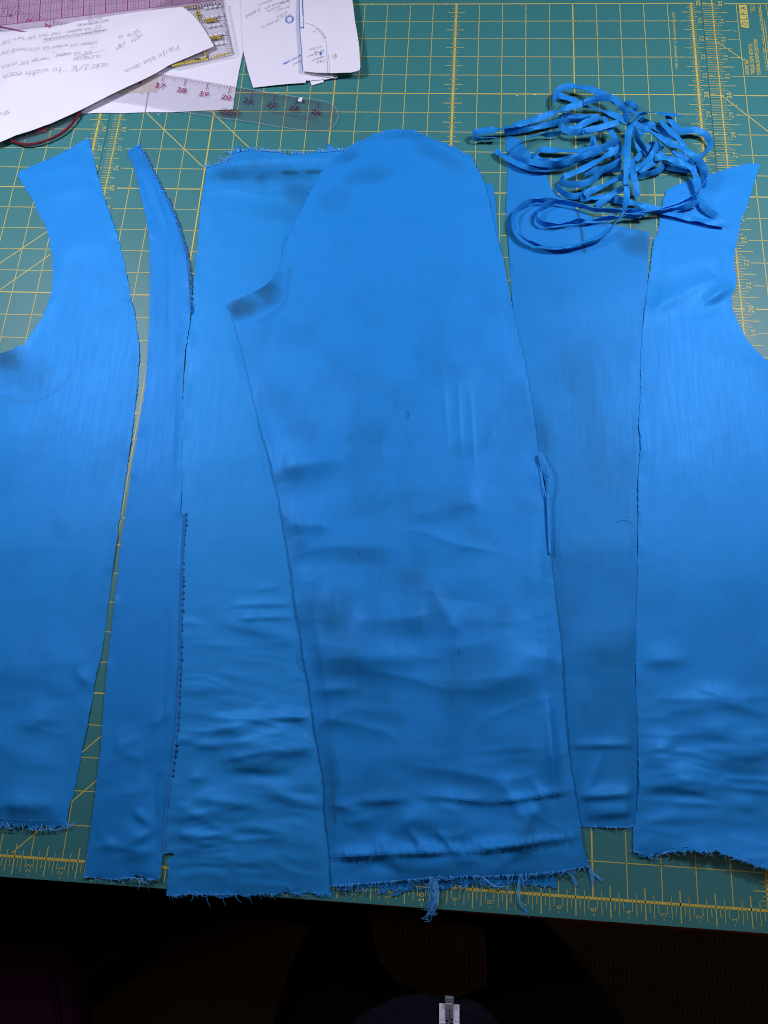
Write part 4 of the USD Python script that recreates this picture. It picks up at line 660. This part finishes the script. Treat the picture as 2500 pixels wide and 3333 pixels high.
# ------------------------------------------------------------------ papers and rulers
def sheet(name, parent, outline, z, material, hf=None, step=.005, thick=.0003):
    o = np.asarray(outline, float); q = at(o[:, 0], o[:, 1], z + (o[:, 2] * 1e-3 if o.shape[1] > 2 else 0))[:, :2]
    pg = Polygon(q).buffer(0); b = np.array(shapely.segmentize(pg.exterior, step).coords)[:-1]
    x0, y0, x1, y1 = pg.bounds; X, Y = np.meshgrid(np.arange(x0, x1, step), np.arange(y0, y1, step)); gp = np.c_[X.ravel(), Y.ravel()]; gp = gp[shapely.contains_xy(pg.buffer(-step * .5), gp[:, 0], gp[:, 1])]
    P2 = np.vstack([b, gp]); tri = Delaunay(P2).simplices; c = P2[tri].mean(1); tri = tri[shapely.contains_xy(pg, c[:, 0], c[:, 1])]
    u, v = P2[tri[:, 1]] - P2[tri[:, 0]], P2[tri[:, 2]] - P2[tri[:, 0]]; ar = u[:, 0] * v[:, 1] - u[:, 1] * v[:, 0]; tri = tri[np.abs(ar) > 1e-11]; ar = ar[np.abs(ar) > 1e-11]; tri[ar < 0] = tri[ar < 0][:, [0, 2, 1]]
    zz = Z0 + z + (hf(P2) if hf else 0 * P2[:, 0]); n = len(P2); nb = len(b); k = np.arange(nb); k2 = (k + 1) % nb
    V = np.vstack([np.c_[P2, zz], np.c_[b, zz[:nb]], np.c_[b, zz[:nb] - thick]]); sk = np.vstack([np.c_[n + k, n + nb + k, n + nb + k2], np.c_[n + k, n + nb + k2, n + k2]])
    return obj(name, (V, np.vstack([tri, sk])), material, parent, smooth=True)
def lay(segs, hf, z, dz=.00022):
    s = np.asarray(segs); v, f = quads(s, 0.0); v[:, 2] = Z0 + z + (hf(v[:, :2]) if hf else 0) + dz; return v, f
def blot(name, parent, segs, hf, z, material): return obj(name, lay(segs, hf, z), material, parent, kind='stuff')

# lower white sheet
t2 = thing('paper_sheet', 'large white paper sheet lying flat under the rulers, torn at its right edge', 'paper')
P2_ = [(-60, 372), (100, 372), (266, 369), (330, 367), (400, 368), (476, 365), (560, 365), (640, 361), (687, 359), (758, 356), (762, 330), (759, 325), (763, 318), (768, 287), (778, 230), (792, 166), (800, 80), (802, -70), (-60, -70)]
sheet('page', t2, P2_, .0010, PAPER2)
sheet('tape_strip', t2, [(512, 244), (514, 270), (512, 300), (440, 302), (395, 305), (370, 300), (440, 262)], .0014, TAPE)
blot('pencil_marks', t2, polyline(((482, 302), (472, 365)), .0016, .0007) + script('2', (466, 302), (460, 302), 8, .0016, .0005, 4) + script('1', (491, 302), (485, 302), 8, .0016, .0005, 4) + polyline(((174, 60), (175, 91)), .0016, .0007), None, .0016, PENCIL)

def slab_px(px, z0, z1, holes=()):
    return prism([at(*p, (z0 + z1) / 2) for p in px], Z0 + z0, Z0 + z1, [[at(*p, (z0 + z1) / 2) for p in h] for h in holes])
# red rimmed plastic curve
td = thing('french_curve', 'clear plastic curve with a dark red rim poking out under the handwritten paper', 'curve ruler')
RIMP = [(292, 300), (278, 332), (266, 356), (256, 377), (243, 395), (223, 418), (197, 438), (167, 453), (137, 464), (106, 471), (76, 471), (51, 464), (30, 456), (5, 442), (-20, 420)]
obj('clear_plate', slab_px(RIMP + [(-20, 300)], .0012, .0034), CLEAR, td)
rq = spline([at(*p, .0036) for p in RIMP], .003); rq[:, 2] = Z0 + .0042
obj('rim', strip_mesh(rq, np.full(len(rq), .0024), .0014), RIM, td, smooth=40)
obj('red_lettering', lettering([('riz', at(132, 420, .0045)[:2], at(170, 411, .0045)[:2] - at(104, 430, .0045)[:2], .0055, True, 1.25)], Z0 + .0037), REDINK, td)
# curved ruler with red numerals
tr1 = thing('clear_ruler', 'clear curved ruler with pink red numerals and a rounded holed end', 'ruler')
RUL = [(200, 196), (350, 212), (430, 224), (510, 238), (600, 253), (700, 270), (766, 282), (859, 298), (966, 315), (1049, 327), (1066, 331), (1080, 339), (1095, 354), (1101, 374), (1097, 392), (1087, 407), (1075, 419), (1049, 425), (999, 424), (920, 414), (794, 393), (700, 381), (578, 361), (475, 344), (338, 324), (200, 300)]
hole = [(1067 + 9 * math.cos(a), 384 + 9 * math.sin(a)) for a in np.linspace(0, 2 * np.pi, 20, endpoint=False)]
obj('blade', slab_px(RUL, .0016, .0030, [hole]), CLEAR, tr1)
ZR = .0031; tk = []; u0, u1 = np.array([533., 242.]), np.array([1041., 331.]); ux = (u1 - u0) / 7
nrm = np.array([-0.26, 1.0]) / 1.03
for k in range(-9, 8 * 7 + 1):
    p = u0 + ux * k / 8; l = 25 if k % 8 == 0 else 17 if k % 4 == 0 else 11 if k % 2 == 0 else 8
    tk.append((*at(*p, ZR)[:2], *at(*(p + nrm * l), ZR)[:2], .0004 if k % 8 else .0008))
obj('tick_marks', quads(tk, Z0 + ZR), INK, tr1, kind='stuff')
dirn = at(1030, 365, ZR)[:2] - at(521, 278, ZR)[:2]
obj('numerals', lettering([(s, at(x, y, ZR)[:2], dirn, .0060, True, 1.08) for s, x, y in (('16', 449, 264), ('17', 521, 278), ('18', 592, 292), ('19', 664, 305), ('20', 737, 316), ('21', 809, 328), ('22', 884, 341), ('23', 957, 353), ('24', 1030, 365))], Z0 + ZR), INK, tr1)
sm = wiggle((877, 364), (1032, 388), 5, ZR, .0004, 44, 77)
for k in range(7):
    y = 353 + k * 3.2; w = 34 * math.sqrt(max(0.05, 1 - ((k - 3) / 3.6) ** 2)); sm += wiggle((745 - w, y + 2), (752 + w, y + 10 - 4), 2.6, ZR, .0006, 22, 80 + k)
obj('small_print', quads(sm, Z0 + ZR), INK, tr1, kind='stuff')
edge = polyline(RUL[3:25], ZR, .00018); obj('edge_glint', quads(edge, Z0 + ZR + .00003), WHITEPRINT, tr1)
sheet('paper_scrap', None, [(975, 317), (985, 318), (981, 331), (968, 328)], .0034, PAPER, step=.002); key(stage.GetPrimAtPath('/World/paper_scrap'), label='tiny white paper scrap lying on the clear ruler beside the numeral 23', category='paper scrap')
# quilting ruler
tq = thing('quilting_ruler', 'thick clear quilting ruler with yellow marks, its corner showing beside the handwritten paper', 'ruler')
QC = [(560, -20), (725, -20), (729, 8), (762, 176), (570, 220), (430, 252), (400, 120)]
obj('blade', slab_px(QC, .0016, .0044), CLEARQ, tq)
ZQ = .0046
def qz(x, y): return np.array([x * .2532 + 380, y * .2532])
def qseg(x0, y0, x1, y1, w): return (*at(*qz(x0, y0), ZQ)[:2], *at(*qz(x1, y1), ZQ)[:2], w)
dk, ye, wh = [], [], []
for (x0, y0, x1, y1, n, dx, dy) in ((840, 95, 1300, 15, 13, 8, 38), (1300, 20, 1450, 680, 24, 34, -8), (700, 830, 1450, 665, 22, 6, 30)):
    for k in range(n + 1):
        f = k / n; x, y = x0 + (x1 - x0) * f, y0 + (y1 - y0) * f; (dk).append(qseg(x, y, x + dx, y + dy, .0006))
    for k in range(n):
        f = (k + .5) / n; x, y = x0 + (x1 - x0) * f, y0 + (y1 - y0) * f; wh.append(qseg(x + dx * .1, y + dy * .1, x + dx * .9, y + dy * .9, .0013))
for k in range(30):
    f = k / 29; x, y = 1395 + 115 * f, 60 + 620 * f; wh.append(qseg(x, y, x + 34, y - 8, .0009)); x, y = 760 + 730 * f, 862 - 165 * f; wh.append(qseg(x, y, x + 6, y + 22, .0009))
dk += [qseg(1015, 60, 1065, 270, .0009), qseg(1060, 265, 1350, 230, .0007), qseg(1130, 285, 1125, 260, .0009), qseg(1205, 235, 1212, 290, .0007), qseg(1280, 225, 1288, 270, .0009), qseg(1210, 500, 1420, 450, .0007), qseg(1255, 450, 1262, 510, .0007), qseg(1335, 445, 1345, 495, .0009), qseg(1140, 640, 1165, 740, .0009), qseg(1000, 760, 1070, 760, .0022), qseg(850, 760, 870, 810, .0009)]
for r_ in range(5):
    for c_ in range(4):
        x, y = 1110 + c_ * 62 + r_ * 20, 110 + r_ * 118 - c_ * 12; dk.append(qseg(x, y, x + 8, y - 1, .0012)); wh.append(qseg(x + 10, y - 8, x + 55, y - 14, .0022))
ye += [qseg(1132, 262, 1206, 255, .0046), qseg(1212, 254, 1286, 244, .0046), qseg(1205, 487, 1256, 480, .0046), qseg(1262, 480, 1336, 468, .0046), qseg(1240, 735, 1450, 682, .0024), qseg(720, 840, 1180, 745, .0034), qseg(1135, 640, 1165, 745, .0022), qseg(1022, 70, 1036, 140, .0016), qseg(1050, 210, 1066, 270, .0016), qseg(845, 100, 1010, 68, .0020)]
obj('frosted_marks', quads(wh, Z0 + ZQ), WHITEPRINT, tq, kind='stuff')
cir = [at(*(qz(1043 + 34 * math.cos(a), 182 + 34 * math.sin(a))), ZQ)[:2] for a in np.linspace(0, 2 * np.pi, 22, endpoint=False)]
vy, fy = quads(ye, Z0 + ZQ + 4e-5); n0 = len(vy); vy = np.vstack([vy, np.c_[cir, np.full(22, Z0 + ZQ + 4e-5)]]); fy = np.vstack([fy, [(n0, n0 + k + 1, n0 + k) for k in range(1, 21)]])
obj('yellow_marks', (vy, fy), YELLOWPRINT, tq)
vd, fd = quads(dk, Z0 + ZQ + 8e-5); ddn = at(*qz(1060, 265), ZQ)[:2] - at(*qz(1020, 80), ZQ)[:2]
vt, ft = lettering([(s, at(*qz(x, y), ZQ)[:2], ddn, .0042, True, 1.0) for s, x, y in (('17', 1043, 182), ('1', 1172, 263), ('2', 1248, 250), ('2', 1222, 487), ('1', 1298, 476))], Z0 + ZQ + 1.2e-4)
obj('black_marks', (np.vstack([vd, vt]), np.vstack([fd, ft + len(vd)])), DARKPRINT, tq)

# big handwritten sheet, raised on the rulers
def hbig(P2):
    a, b = at(0, 466, .008)[:2], at(697, 151, .008)[:2]; d = (b - a) / np.linalg.norm(b - a); q = P2 - a; dist = q @ np.array([-d[1], d[0]]); s = q @ d
    return .0015 * np.sin(np.clip(s / .21, 0, 1) * np.pi) + .0016 * np.exp(-((dist - .075) / .016) ** 2) + .0028 * np.clip((dist - .06) / .05, 0, 1) * 0 + .0006 * np.sin(s * 60 + dist * 30) + .0012 * np.exp(-((s + .0 - dist * .55) / .010) ** 2)
t3 = thing('paper_sheet', 'white paper sheet covered with pencilled notes lying across the rulers at the upper left', 'paper')
P3_ = [(-80, 137), (0, 121), (60, 114), (109, 107), (177, 91), (248, 72), (352, 57), (470, 38), (592, 23), (615, 38), (635, 56), (652, 76), (666, 97), (683, 124), (697, 151), (640, 176), (553, 210), (500, 242), (446, 271), (390, 299), (338, 325), (266, 359), (210, 384), (164, 405), (100, 429), (51, 443), (20, 458), (0, 466), (-80, 500)]
sheet('page', t3, P3_, .0066, PAPER, hbig)
Rz = lambda x, y: (x * .2532, y * .2532); zz3 = .0072
hw = []
for s, p, q, h, w in (('add 3/16 " to width each s', (1390, 815), (-60, 985), 26, .0006), ('-serge 1/4" stitch', (660, 760), (10, 845), 17, .0005), ('1/4" SA added', (1200, 665), (740, 730), 17, .0005), ('OUTSEAM', (1300, 710), (960, 770), 13, .0005),
                      ('sloper fit w/out SA stitched @ 1/4"', (1260, 555), (10, 665), 18, .0005), ('INSEAM/CROTCH/YOKE', (1385, 375), (560, 510), 17, .0005), ('1/2" SA added - flat fell 1/4" turn 3/8"', (1320, 325), (20, 545), 17, .0005), ('WAISTBAND', (1400, 255), (990, 315), 12, .0005), ('1/2" SA', (1330, 225), (1130, 262), 12, .0005)):
    hw += script(s, Rz(*p), Rz(*q), h, zz3, w, seed=len(hw))
Qz = lambda x, y: (x * .2532 + 380, y * .2532)
for s, p, q, h, w in (('Pacific blue denim', (780, 580), (90, 905), 22, .0006), ('HEM', (320, 440), (180, 520), 15, .0005), ('3/4" SA', (290, 385), (130, 465), 13, .0005), ('1/2', (85, 460), (20, 490), 13, .0005), ('1/16"', (120, 535), (-10, 590), 13, .0005), ('turn', (85, 585), (-10, 632), 11, .0005)):
    hw += script(s, Qz(*p), Qz(*q), h, zz3, w, seed=len(hw))
hw += script('SV', (30, 361), (-4, 373), 17, zz3, .0006, 9)
for a, b in (((1365, 655), (975, 775)), ((1260, 625), (680, 715)), ((1380, 400), (560, 530)), ((1400, 285), (1000, 340))): hw += polyline((Rz(a[0], a[1] - 8), Rz(b[0], b[1] - 8)), zz3, .0004)
hw += polyline((Qz(322, 415), Qz(190, 490)), zz3, .0004)
blot('pencil_writing', t3, hw, hbig, .0066, PENCIL)

# pink gridded ruler on top
tp = thing('gridded_ruler', 'translucent pink grid ruler lying over the papers at the top left corner', 'ruler')
z1 = .0098; PR = [(-90, 94), (0, 82), (420, 38), (590, 23), (712, -1), (760, -12), (730, -160), (-90, -160)]
PR = [(-90, 93), (709, 0), (690, -160), (-110, -70)]
obj('blade', slab_px(PR, .0092, .0108), PINKPL, tp)
ZK = .0110; a0 = np.array(at(-17, 84.5, ZK)[:2]); a1 = np.array(at(709, 0, ZK)[:2]); dd = (a1 - a0) / np.linalg.norm(a1 - a0); nn_ = np.array([-dd[1], dd[0]]); inch = np.linalg.norm(at(235, 57, ZK)[:2] - at(308, 48, ZK)[:2]) * 0.985
off = float((np.array(at(56, 75, ZK)[:2]) - a0) @ dd) % inch
fine, red = [], []
for k in range(-1 * 8, 12 * 8):
    s = off + inch * k / 8
    if s < -.02 or s > np.linalg.norm(a1 - a0): continue
    p = a0 + dd * s; (red if k % 8 == 0 else fine).append((*p, *(p + nn_ * .06), .0010 if k % 8 == 0 else .0007 if k % 4 == 0 else .00024))
for k in range(0, 19):
    p = a0 - dd * .03 + nn_ * (inch * k / 8 + .0003); fine.append((*p, *(p + dd * (np.linalg.norm(a1 - a0) + .028)), .0010 if k == 0 else .0007 if k % 4 == 0 else .00024))
obj('grid_lines', quads(fine, Z0 + ZK), PURPINK, tp, kind='stuff'); obj('inch_lines', quads(red, Z0 + ZK + 5e-5), PINKINK, tp, kind='stuff')
obj('red_numerals', lettering([(s, at(x, y, .0016)[:2], dirn, .0042, True, 1.1) for s, x, y in (('18', 29, 49), ('19', 93, 66), ('20', 157, 84))], Z0 + .0016), REDINK, t2)
tks = []
for k in range(20): p = np.array([20, 22]) + np.array([11.4, 3.1]) * k; tks.append((*at(*p, .0016)[:2], *at(*(p + np.array([-7, 13]) * (1.6 if k % 4 == 0 else 1)), .0016)[:2], .0005))
obj('ruler_ticks', quads(tks, Z0 + .0016), PURPINK, t2, kind='stuff')
obj('pink_band', quads(polyline(((-30, 80), (108, 109)), .0017, .0020), Z0 + .0017), PURPINK, t2)

# folded notes
tn = thing('folded_paper_notes', 'folded white paper with pencil and blue sewing sketches at the top centre', 'paper')
N3 = [(783, -70), (783, 0), (787, 80), (792, 166), (807, 230), (824, 285), (870, 281), (930, 276), (995, 271), (996, 264), (1030, 262), (1053, 258), (1060, 200), (1080, -70)]
def hn(P2): return .0006 * np.sin(P2[:, 0] * 55) + .0004
sheet('page', tn, N3, .0022, PAPER2, hn)
sheet('page', tn, [(1008, 262), (1015, 278), (1034, 272), (1053, 267), (1055, 250), (1010, 240)], .0016, PAPER)
sheet('page', tn, [(1010, 240), (1054, 259), (1075, 256), (1099, 253), (1099, 246), (1060, 238)], .0026, PAPER2)
sheet('page', tn, [(990, 230), (991, 240), (1040, 246), (1085, 254), (1086, 240)], .0040, PAPER)
def hn2(P2):
    a, b = at(980, 0, .006)[:2], at(984, 234, .006)[:2]; d = (b - a) / np.linalg.norm(b - a); dist = (P2 - a) @ np.array([-d[1], d[0]]); s = (P2 - a) @ d
    return .0030 * np.clip(dist / .055, 0, 1) + .0012 * np.clip(s / .07, 0, 1) + .0005 * np.sin(s * 60)
sheet('folded_flap', tn, [(971, -70), (972, 0), (974, 60), (978, 150), (984, 234), (1031, 242), (1086, 246), (1144, 247), (1165, 242), (1172, 238), (1174, 230), (1170, 162), (1164, 120), (1157, 81), (1147, 0), (1138, -70)], .0062, PAPER, hn2)
Nz = lambda x, y: (x * .2532 + 780, y * .2532)
pn, pb = [], []
for s, p, q, h in (('open', (410, -10), (230, 45), 15), ('pressed', (255, 100), (70, 190), 18), ('topstitch', (640, 0), (520, 30), 13), ('pocket', (560, 10), (310, 90), 14), ('stitch', (520, 60), (340, 130), 14), ('snip!', (640, 75), (465, 125), 13), ('pivot', (600, 150), (460, 210), 13), ('stitch', (660, 180), (520, 215), 10), ('stretch to', (500, 240), (265, 340), 12)):
    pn += script(s, Nz(*p), Nz(*q), h, .003, .0005, seed=len(pn))
pn += script('1', Nz(655, 235), Nz(630, 250), 9, .003, .0005, 3) + script('pocket', Nz(790, 775), Nz(672, 830), 9, .003, .0004, 3)
pb += script('stitch edge', Nz(780, 705), Nz(555, 825), 9, .003, .0005, 5)
for rx, ry in ((62, 40), (48, 32), (40, 28)): pb += polyline([Nz(642 + rx * math.cos(a) * .9 + ry * .3 * math.sin(a), 252 + ry * math.sin(a) * 1.2 - rx * .25 * math.cos(a)) for a in np.linspace(0, 6.6, 16)], .003, .0005)
blot('pencil_writing', tn, pn, hn, .0022, PENCIL); blot('blue_writing', tn, pb, hn, .0022, BLUEINK)
pn, pb = [], []
for s, p, q, h in (('STITCH', (1050, 575), (895, 615), 10), ('TO TOP', (1085, 630), (945, 655), 10), ('of front', (1070, 665), (870, 700), 10), ('about', (1080, 715), (920, 765), 10), ('FOLD', (1085, 765), (985, 785), 10), ('2', (1235, 710), (1205, 740), 10)): pn += script(s, Nz(*p), Nz(*q), h, .0085, .0005, seed=len(pn))
pn += polyline([Nz(*p) for p in ((785, 275), (880, 295), (970, 335), (1050, 400), (1085, 450), (1110, 490))], .0085, .0007) + polyline([Nz(*p) for p in ((990, 355), (1050, 430), (1085, 485))], .0085, .0006) + polyline([Nz(*p) for p in ((1075, 490), (1110, 490), (1095, 460))], .0085, .0006) + polyline([Nz(*p) for p in ((1108, 510), (1120, 620), (1122, 740), (1130, 850), (1128, 930), (1145, 948), (1152, 930), (1150, 800), (1145, 700))], .0085, .0005) + polyline([Nz(*p) for p in ((1092, 760), (1128, 752))], .0085, .0005) + polyline([Nz(1222 + 28 * math.cos(a), 727 + 28 * math.sin(a)) for a in np.linspace(0, 6.4, 14)], .0085, .0005)
pn += script('(1)', Nz(990, 370), Nz(930, 405), 9, .0085, .0005, 3)
pb += polyline([Nz(*p) for p in ((762, -40), (768, 200), (775, 400), (795, 650), (803, 800), (812, 915))], .0075, .0009) + polyline([Nz(*p) for p in ((800, -40), (808, 120), (818, 240), (822, 350))], .0075, .0006) + polyline([Nz(*p) for p in ((815, -40), (812, 80), (822, 200))], .0075, .0005) + polyline((Nz(780, 352), Nz(828, 355)), .0075, .0022) + polyline((Nz(1035, 665), Nz(1045, 705)), .0085, .0022)
blot('pencil_writing', tn, pn, hn2, .0062, PENCIL); blot('blue_writing', tn, pb, hn2, .0062, BLUEINK)

# ------------------------------------------------------------------ below the table edge: chair, person
tch = thing('chair', 'dark maroon upholstered chair pushed against the table front, lower left, almost lost in shadow', 'chair')
zc_ = -.43
cx = [(-160, 2850), (60, 2866), (130, 2884), (165, 2930), (185, 3000), (215, 3130), (245, 3333), (262, 3500), (-160, 3500)]
cw = at(np.array(cx)[:, 0], np.array(cx)[:, 1], zc_)[:, :2]; pgc = Polygon(cw)
lay_ = []
for r_, z_ in ((.0, -.05), (.0, -.02), (.004, -.008), (.012, -.001), (.03, .002)):
    gq = pgc.buffer(-r_, join_style=1); lay_.append((np.array(gq.exterior.interpolate(np.linspace(0, 1, 81)[:-1], normalized=True).__class__ and [gq.exterior.interpolate(f, normalized=True).coords[0] for f in np.linspace(0, 1, 81)[:-1]]), z_))
Vc = np.vstack([np.c_[p_, np.full(80, Z0 + zc_ + z_)] for p_, z_ in lay_]); Fc = []
for k in range(4):
    for j in range(80):
        a, b = k * 80 + j, k * 80 + (j + 1) % 80; Fc += [(a, b, b + 80), (a, b + 80, a + 80)]
top = trimesh.creation.triangulate_polygon(Polygon(lay_[-1][0]).buffer(0), engine='earcut'); n0 = len(Vc); Vc = np.vstack([Vc, np.c_[top[0], np.full(len(top[0]), Z0 + zc_ + .002)]]); Fc = np.vstack([Fc, top[1] + n0])
obj('seat', (Vc, Fc), MAROON, tch, smooth=50)
pip = spline([at(*p, zc_ + .002) for p in ((-60, 2920), (60, 2925), (105, 2945), (135, 3010), (165, 3140), (195, 3333), (205, 3450))], .006)
curves('piping', [pip], .007, MAROON, tch)
bx0, by0 = cw.min(0) + .05; bx1, by1 = cw.max(0) - .05
for x, y in ((bx0, by0), (bx1 - .02, by0), (bx0, by1), (bx1 - .02, by1)): obj('leg', prism([(x - .015, y - .015), (x + .015, y - .015), (x + .015, y + .015), (x - .015, y + .015)], 0, Z0 + zc_ - .05), LEGM, tch)

tpn = thing('person', 'person standing at the table in a charcoal jacket with a white zip and black trousers', 'person')
def bones(js):
    out = None
    for a, ra_, b, rb_ in js:
        sp_ = [m3d.Manifold.sphere(r_, 24).translate([float(v) for v in p_]) for p_, r_ in ((a, ra_), (b, rb_))]
        h_ = m3d.Manifold.batch_hull(sp_); out = h_ if out is None else out + h_
    out = out.refine_to_length(.02); mm = out.to_mesh(); t_ = trimesh.Trimesh(mm.vert_properties[:, :3], mm.tri_verts); trimesh.smoothing.filter_taubin(t_, iterations=12); return t_
zr = lambda z: z - Z0
ar, al = at(1655, 3000, zr(.09)), at(1120, 3000, zr(.09)); hr, hl = at(1800, 3460, zr(.62)), at(1130, 3460, zr(.62))
pel = (hr + hl) / 2 + [0, -.04, .10]
kr, kl = (ar + hr) / 2 + [0.01, .0, .04], (al + hl) / 2 + [-.01, .0, .04]
chest = pel + [0, -.10, .42]
fo = np.array([0, .15, -.055])
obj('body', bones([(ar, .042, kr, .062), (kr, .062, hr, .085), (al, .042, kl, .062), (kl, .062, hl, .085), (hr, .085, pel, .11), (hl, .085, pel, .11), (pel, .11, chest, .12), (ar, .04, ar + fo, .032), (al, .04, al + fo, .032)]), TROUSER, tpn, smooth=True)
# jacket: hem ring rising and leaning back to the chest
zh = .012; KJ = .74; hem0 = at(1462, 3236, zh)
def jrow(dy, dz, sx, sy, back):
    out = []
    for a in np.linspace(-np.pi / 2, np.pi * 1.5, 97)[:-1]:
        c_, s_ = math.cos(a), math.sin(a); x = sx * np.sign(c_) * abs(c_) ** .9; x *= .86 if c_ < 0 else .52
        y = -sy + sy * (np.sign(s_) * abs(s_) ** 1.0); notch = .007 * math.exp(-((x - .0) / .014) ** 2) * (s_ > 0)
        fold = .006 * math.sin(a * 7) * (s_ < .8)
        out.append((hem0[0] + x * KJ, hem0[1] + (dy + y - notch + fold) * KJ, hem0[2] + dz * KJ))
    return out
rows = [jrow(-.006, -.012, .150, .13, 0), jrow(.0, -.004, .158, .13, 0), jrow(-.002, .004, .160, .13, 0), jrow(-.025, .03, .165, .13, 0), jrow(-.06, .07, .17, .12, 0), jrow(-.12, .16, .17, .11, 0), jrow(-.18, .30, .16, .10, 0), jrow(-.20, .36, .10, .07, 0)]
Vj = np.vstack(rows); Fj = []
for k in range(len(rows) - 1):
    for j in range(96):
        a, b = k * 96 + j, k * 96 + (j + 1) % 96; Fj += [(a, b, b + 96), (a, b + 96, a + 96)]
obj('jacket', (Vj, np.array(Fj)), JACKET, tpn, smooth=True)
# zip: two tapes, box, pull tab and teeth on the jacket front
zx = hem0[0]
def jz(dx, t_, out=.004):
    """point on the sloping jacket front, t_ metres up from the hem along the zip"""
    return np.array([zx + dx * KJ * .80, hem0[1] + (- .006 - t_ * .66 + out * .75) * KJ, hem0[2] + (.004 + t_ * .75 + out * .66) * KJ])
def jbox(dx0, dx1, t0, t1, o0, o1):
    c_ = np.array([jz(dx, t_, o) for o in (o0, o1) for dx, t_ in ((dx0, t0), (dx1, t0), (dx1, t1), (dx0, t1))]); return trimesh.convex.convex_hull(c_)
for s_ in (-1, 1):
    tape = trimesh.util.concatenate([jbox(min(s_ * .0045, s_ * .0118), max(s_ * .0045, s_ * .0118), .0035, .16, .002, .0034)] + [jbox(min(s_ * .0048, s_ * .0112), max(s_ * .0048, s_ * .0112), .018 + k * .0032, .0195 + k * .0032, .0034, .0042) for k in range(40)])
    obj('zip_tape', tape, ZTAPE, tpn, smooth=30)
obj('zip_box', trimesh.util.concatenate([jbox(-.0052, .0052, .000, .0085, .003, .0085), jbox(-.0040, .0040, .0012, .0070, .0085, .0094), jbox(-.0052, -.0044, 0, .0085, .0085, .0098), jbox(.0044, .0052, 0, .0085, .0085, .0098), jbox(-.0052, .0052, 0, .0012, .0085, .0098)]), METAL, tpn, smooth=30)
obj('zip_pin', trimesh.util.concatenate([jbox(-.0042, -.0004, .0085, .0190, .003, .0058), jbox(.0002, .0042, .0085, .0190, .003, .0060)]), METALD, tpn, smooth=30)
obj('zip_teeth', trimesh.util.concatenate([jbox(-.0045 + .0035 * (k % 2), .0010 + .0035 * (k % 2), .0195 + k * .0016, .0208 + k * .0016, .003, .0062) for k in range(70)]), METAL, tpn, smooth=30, kind='stuff')
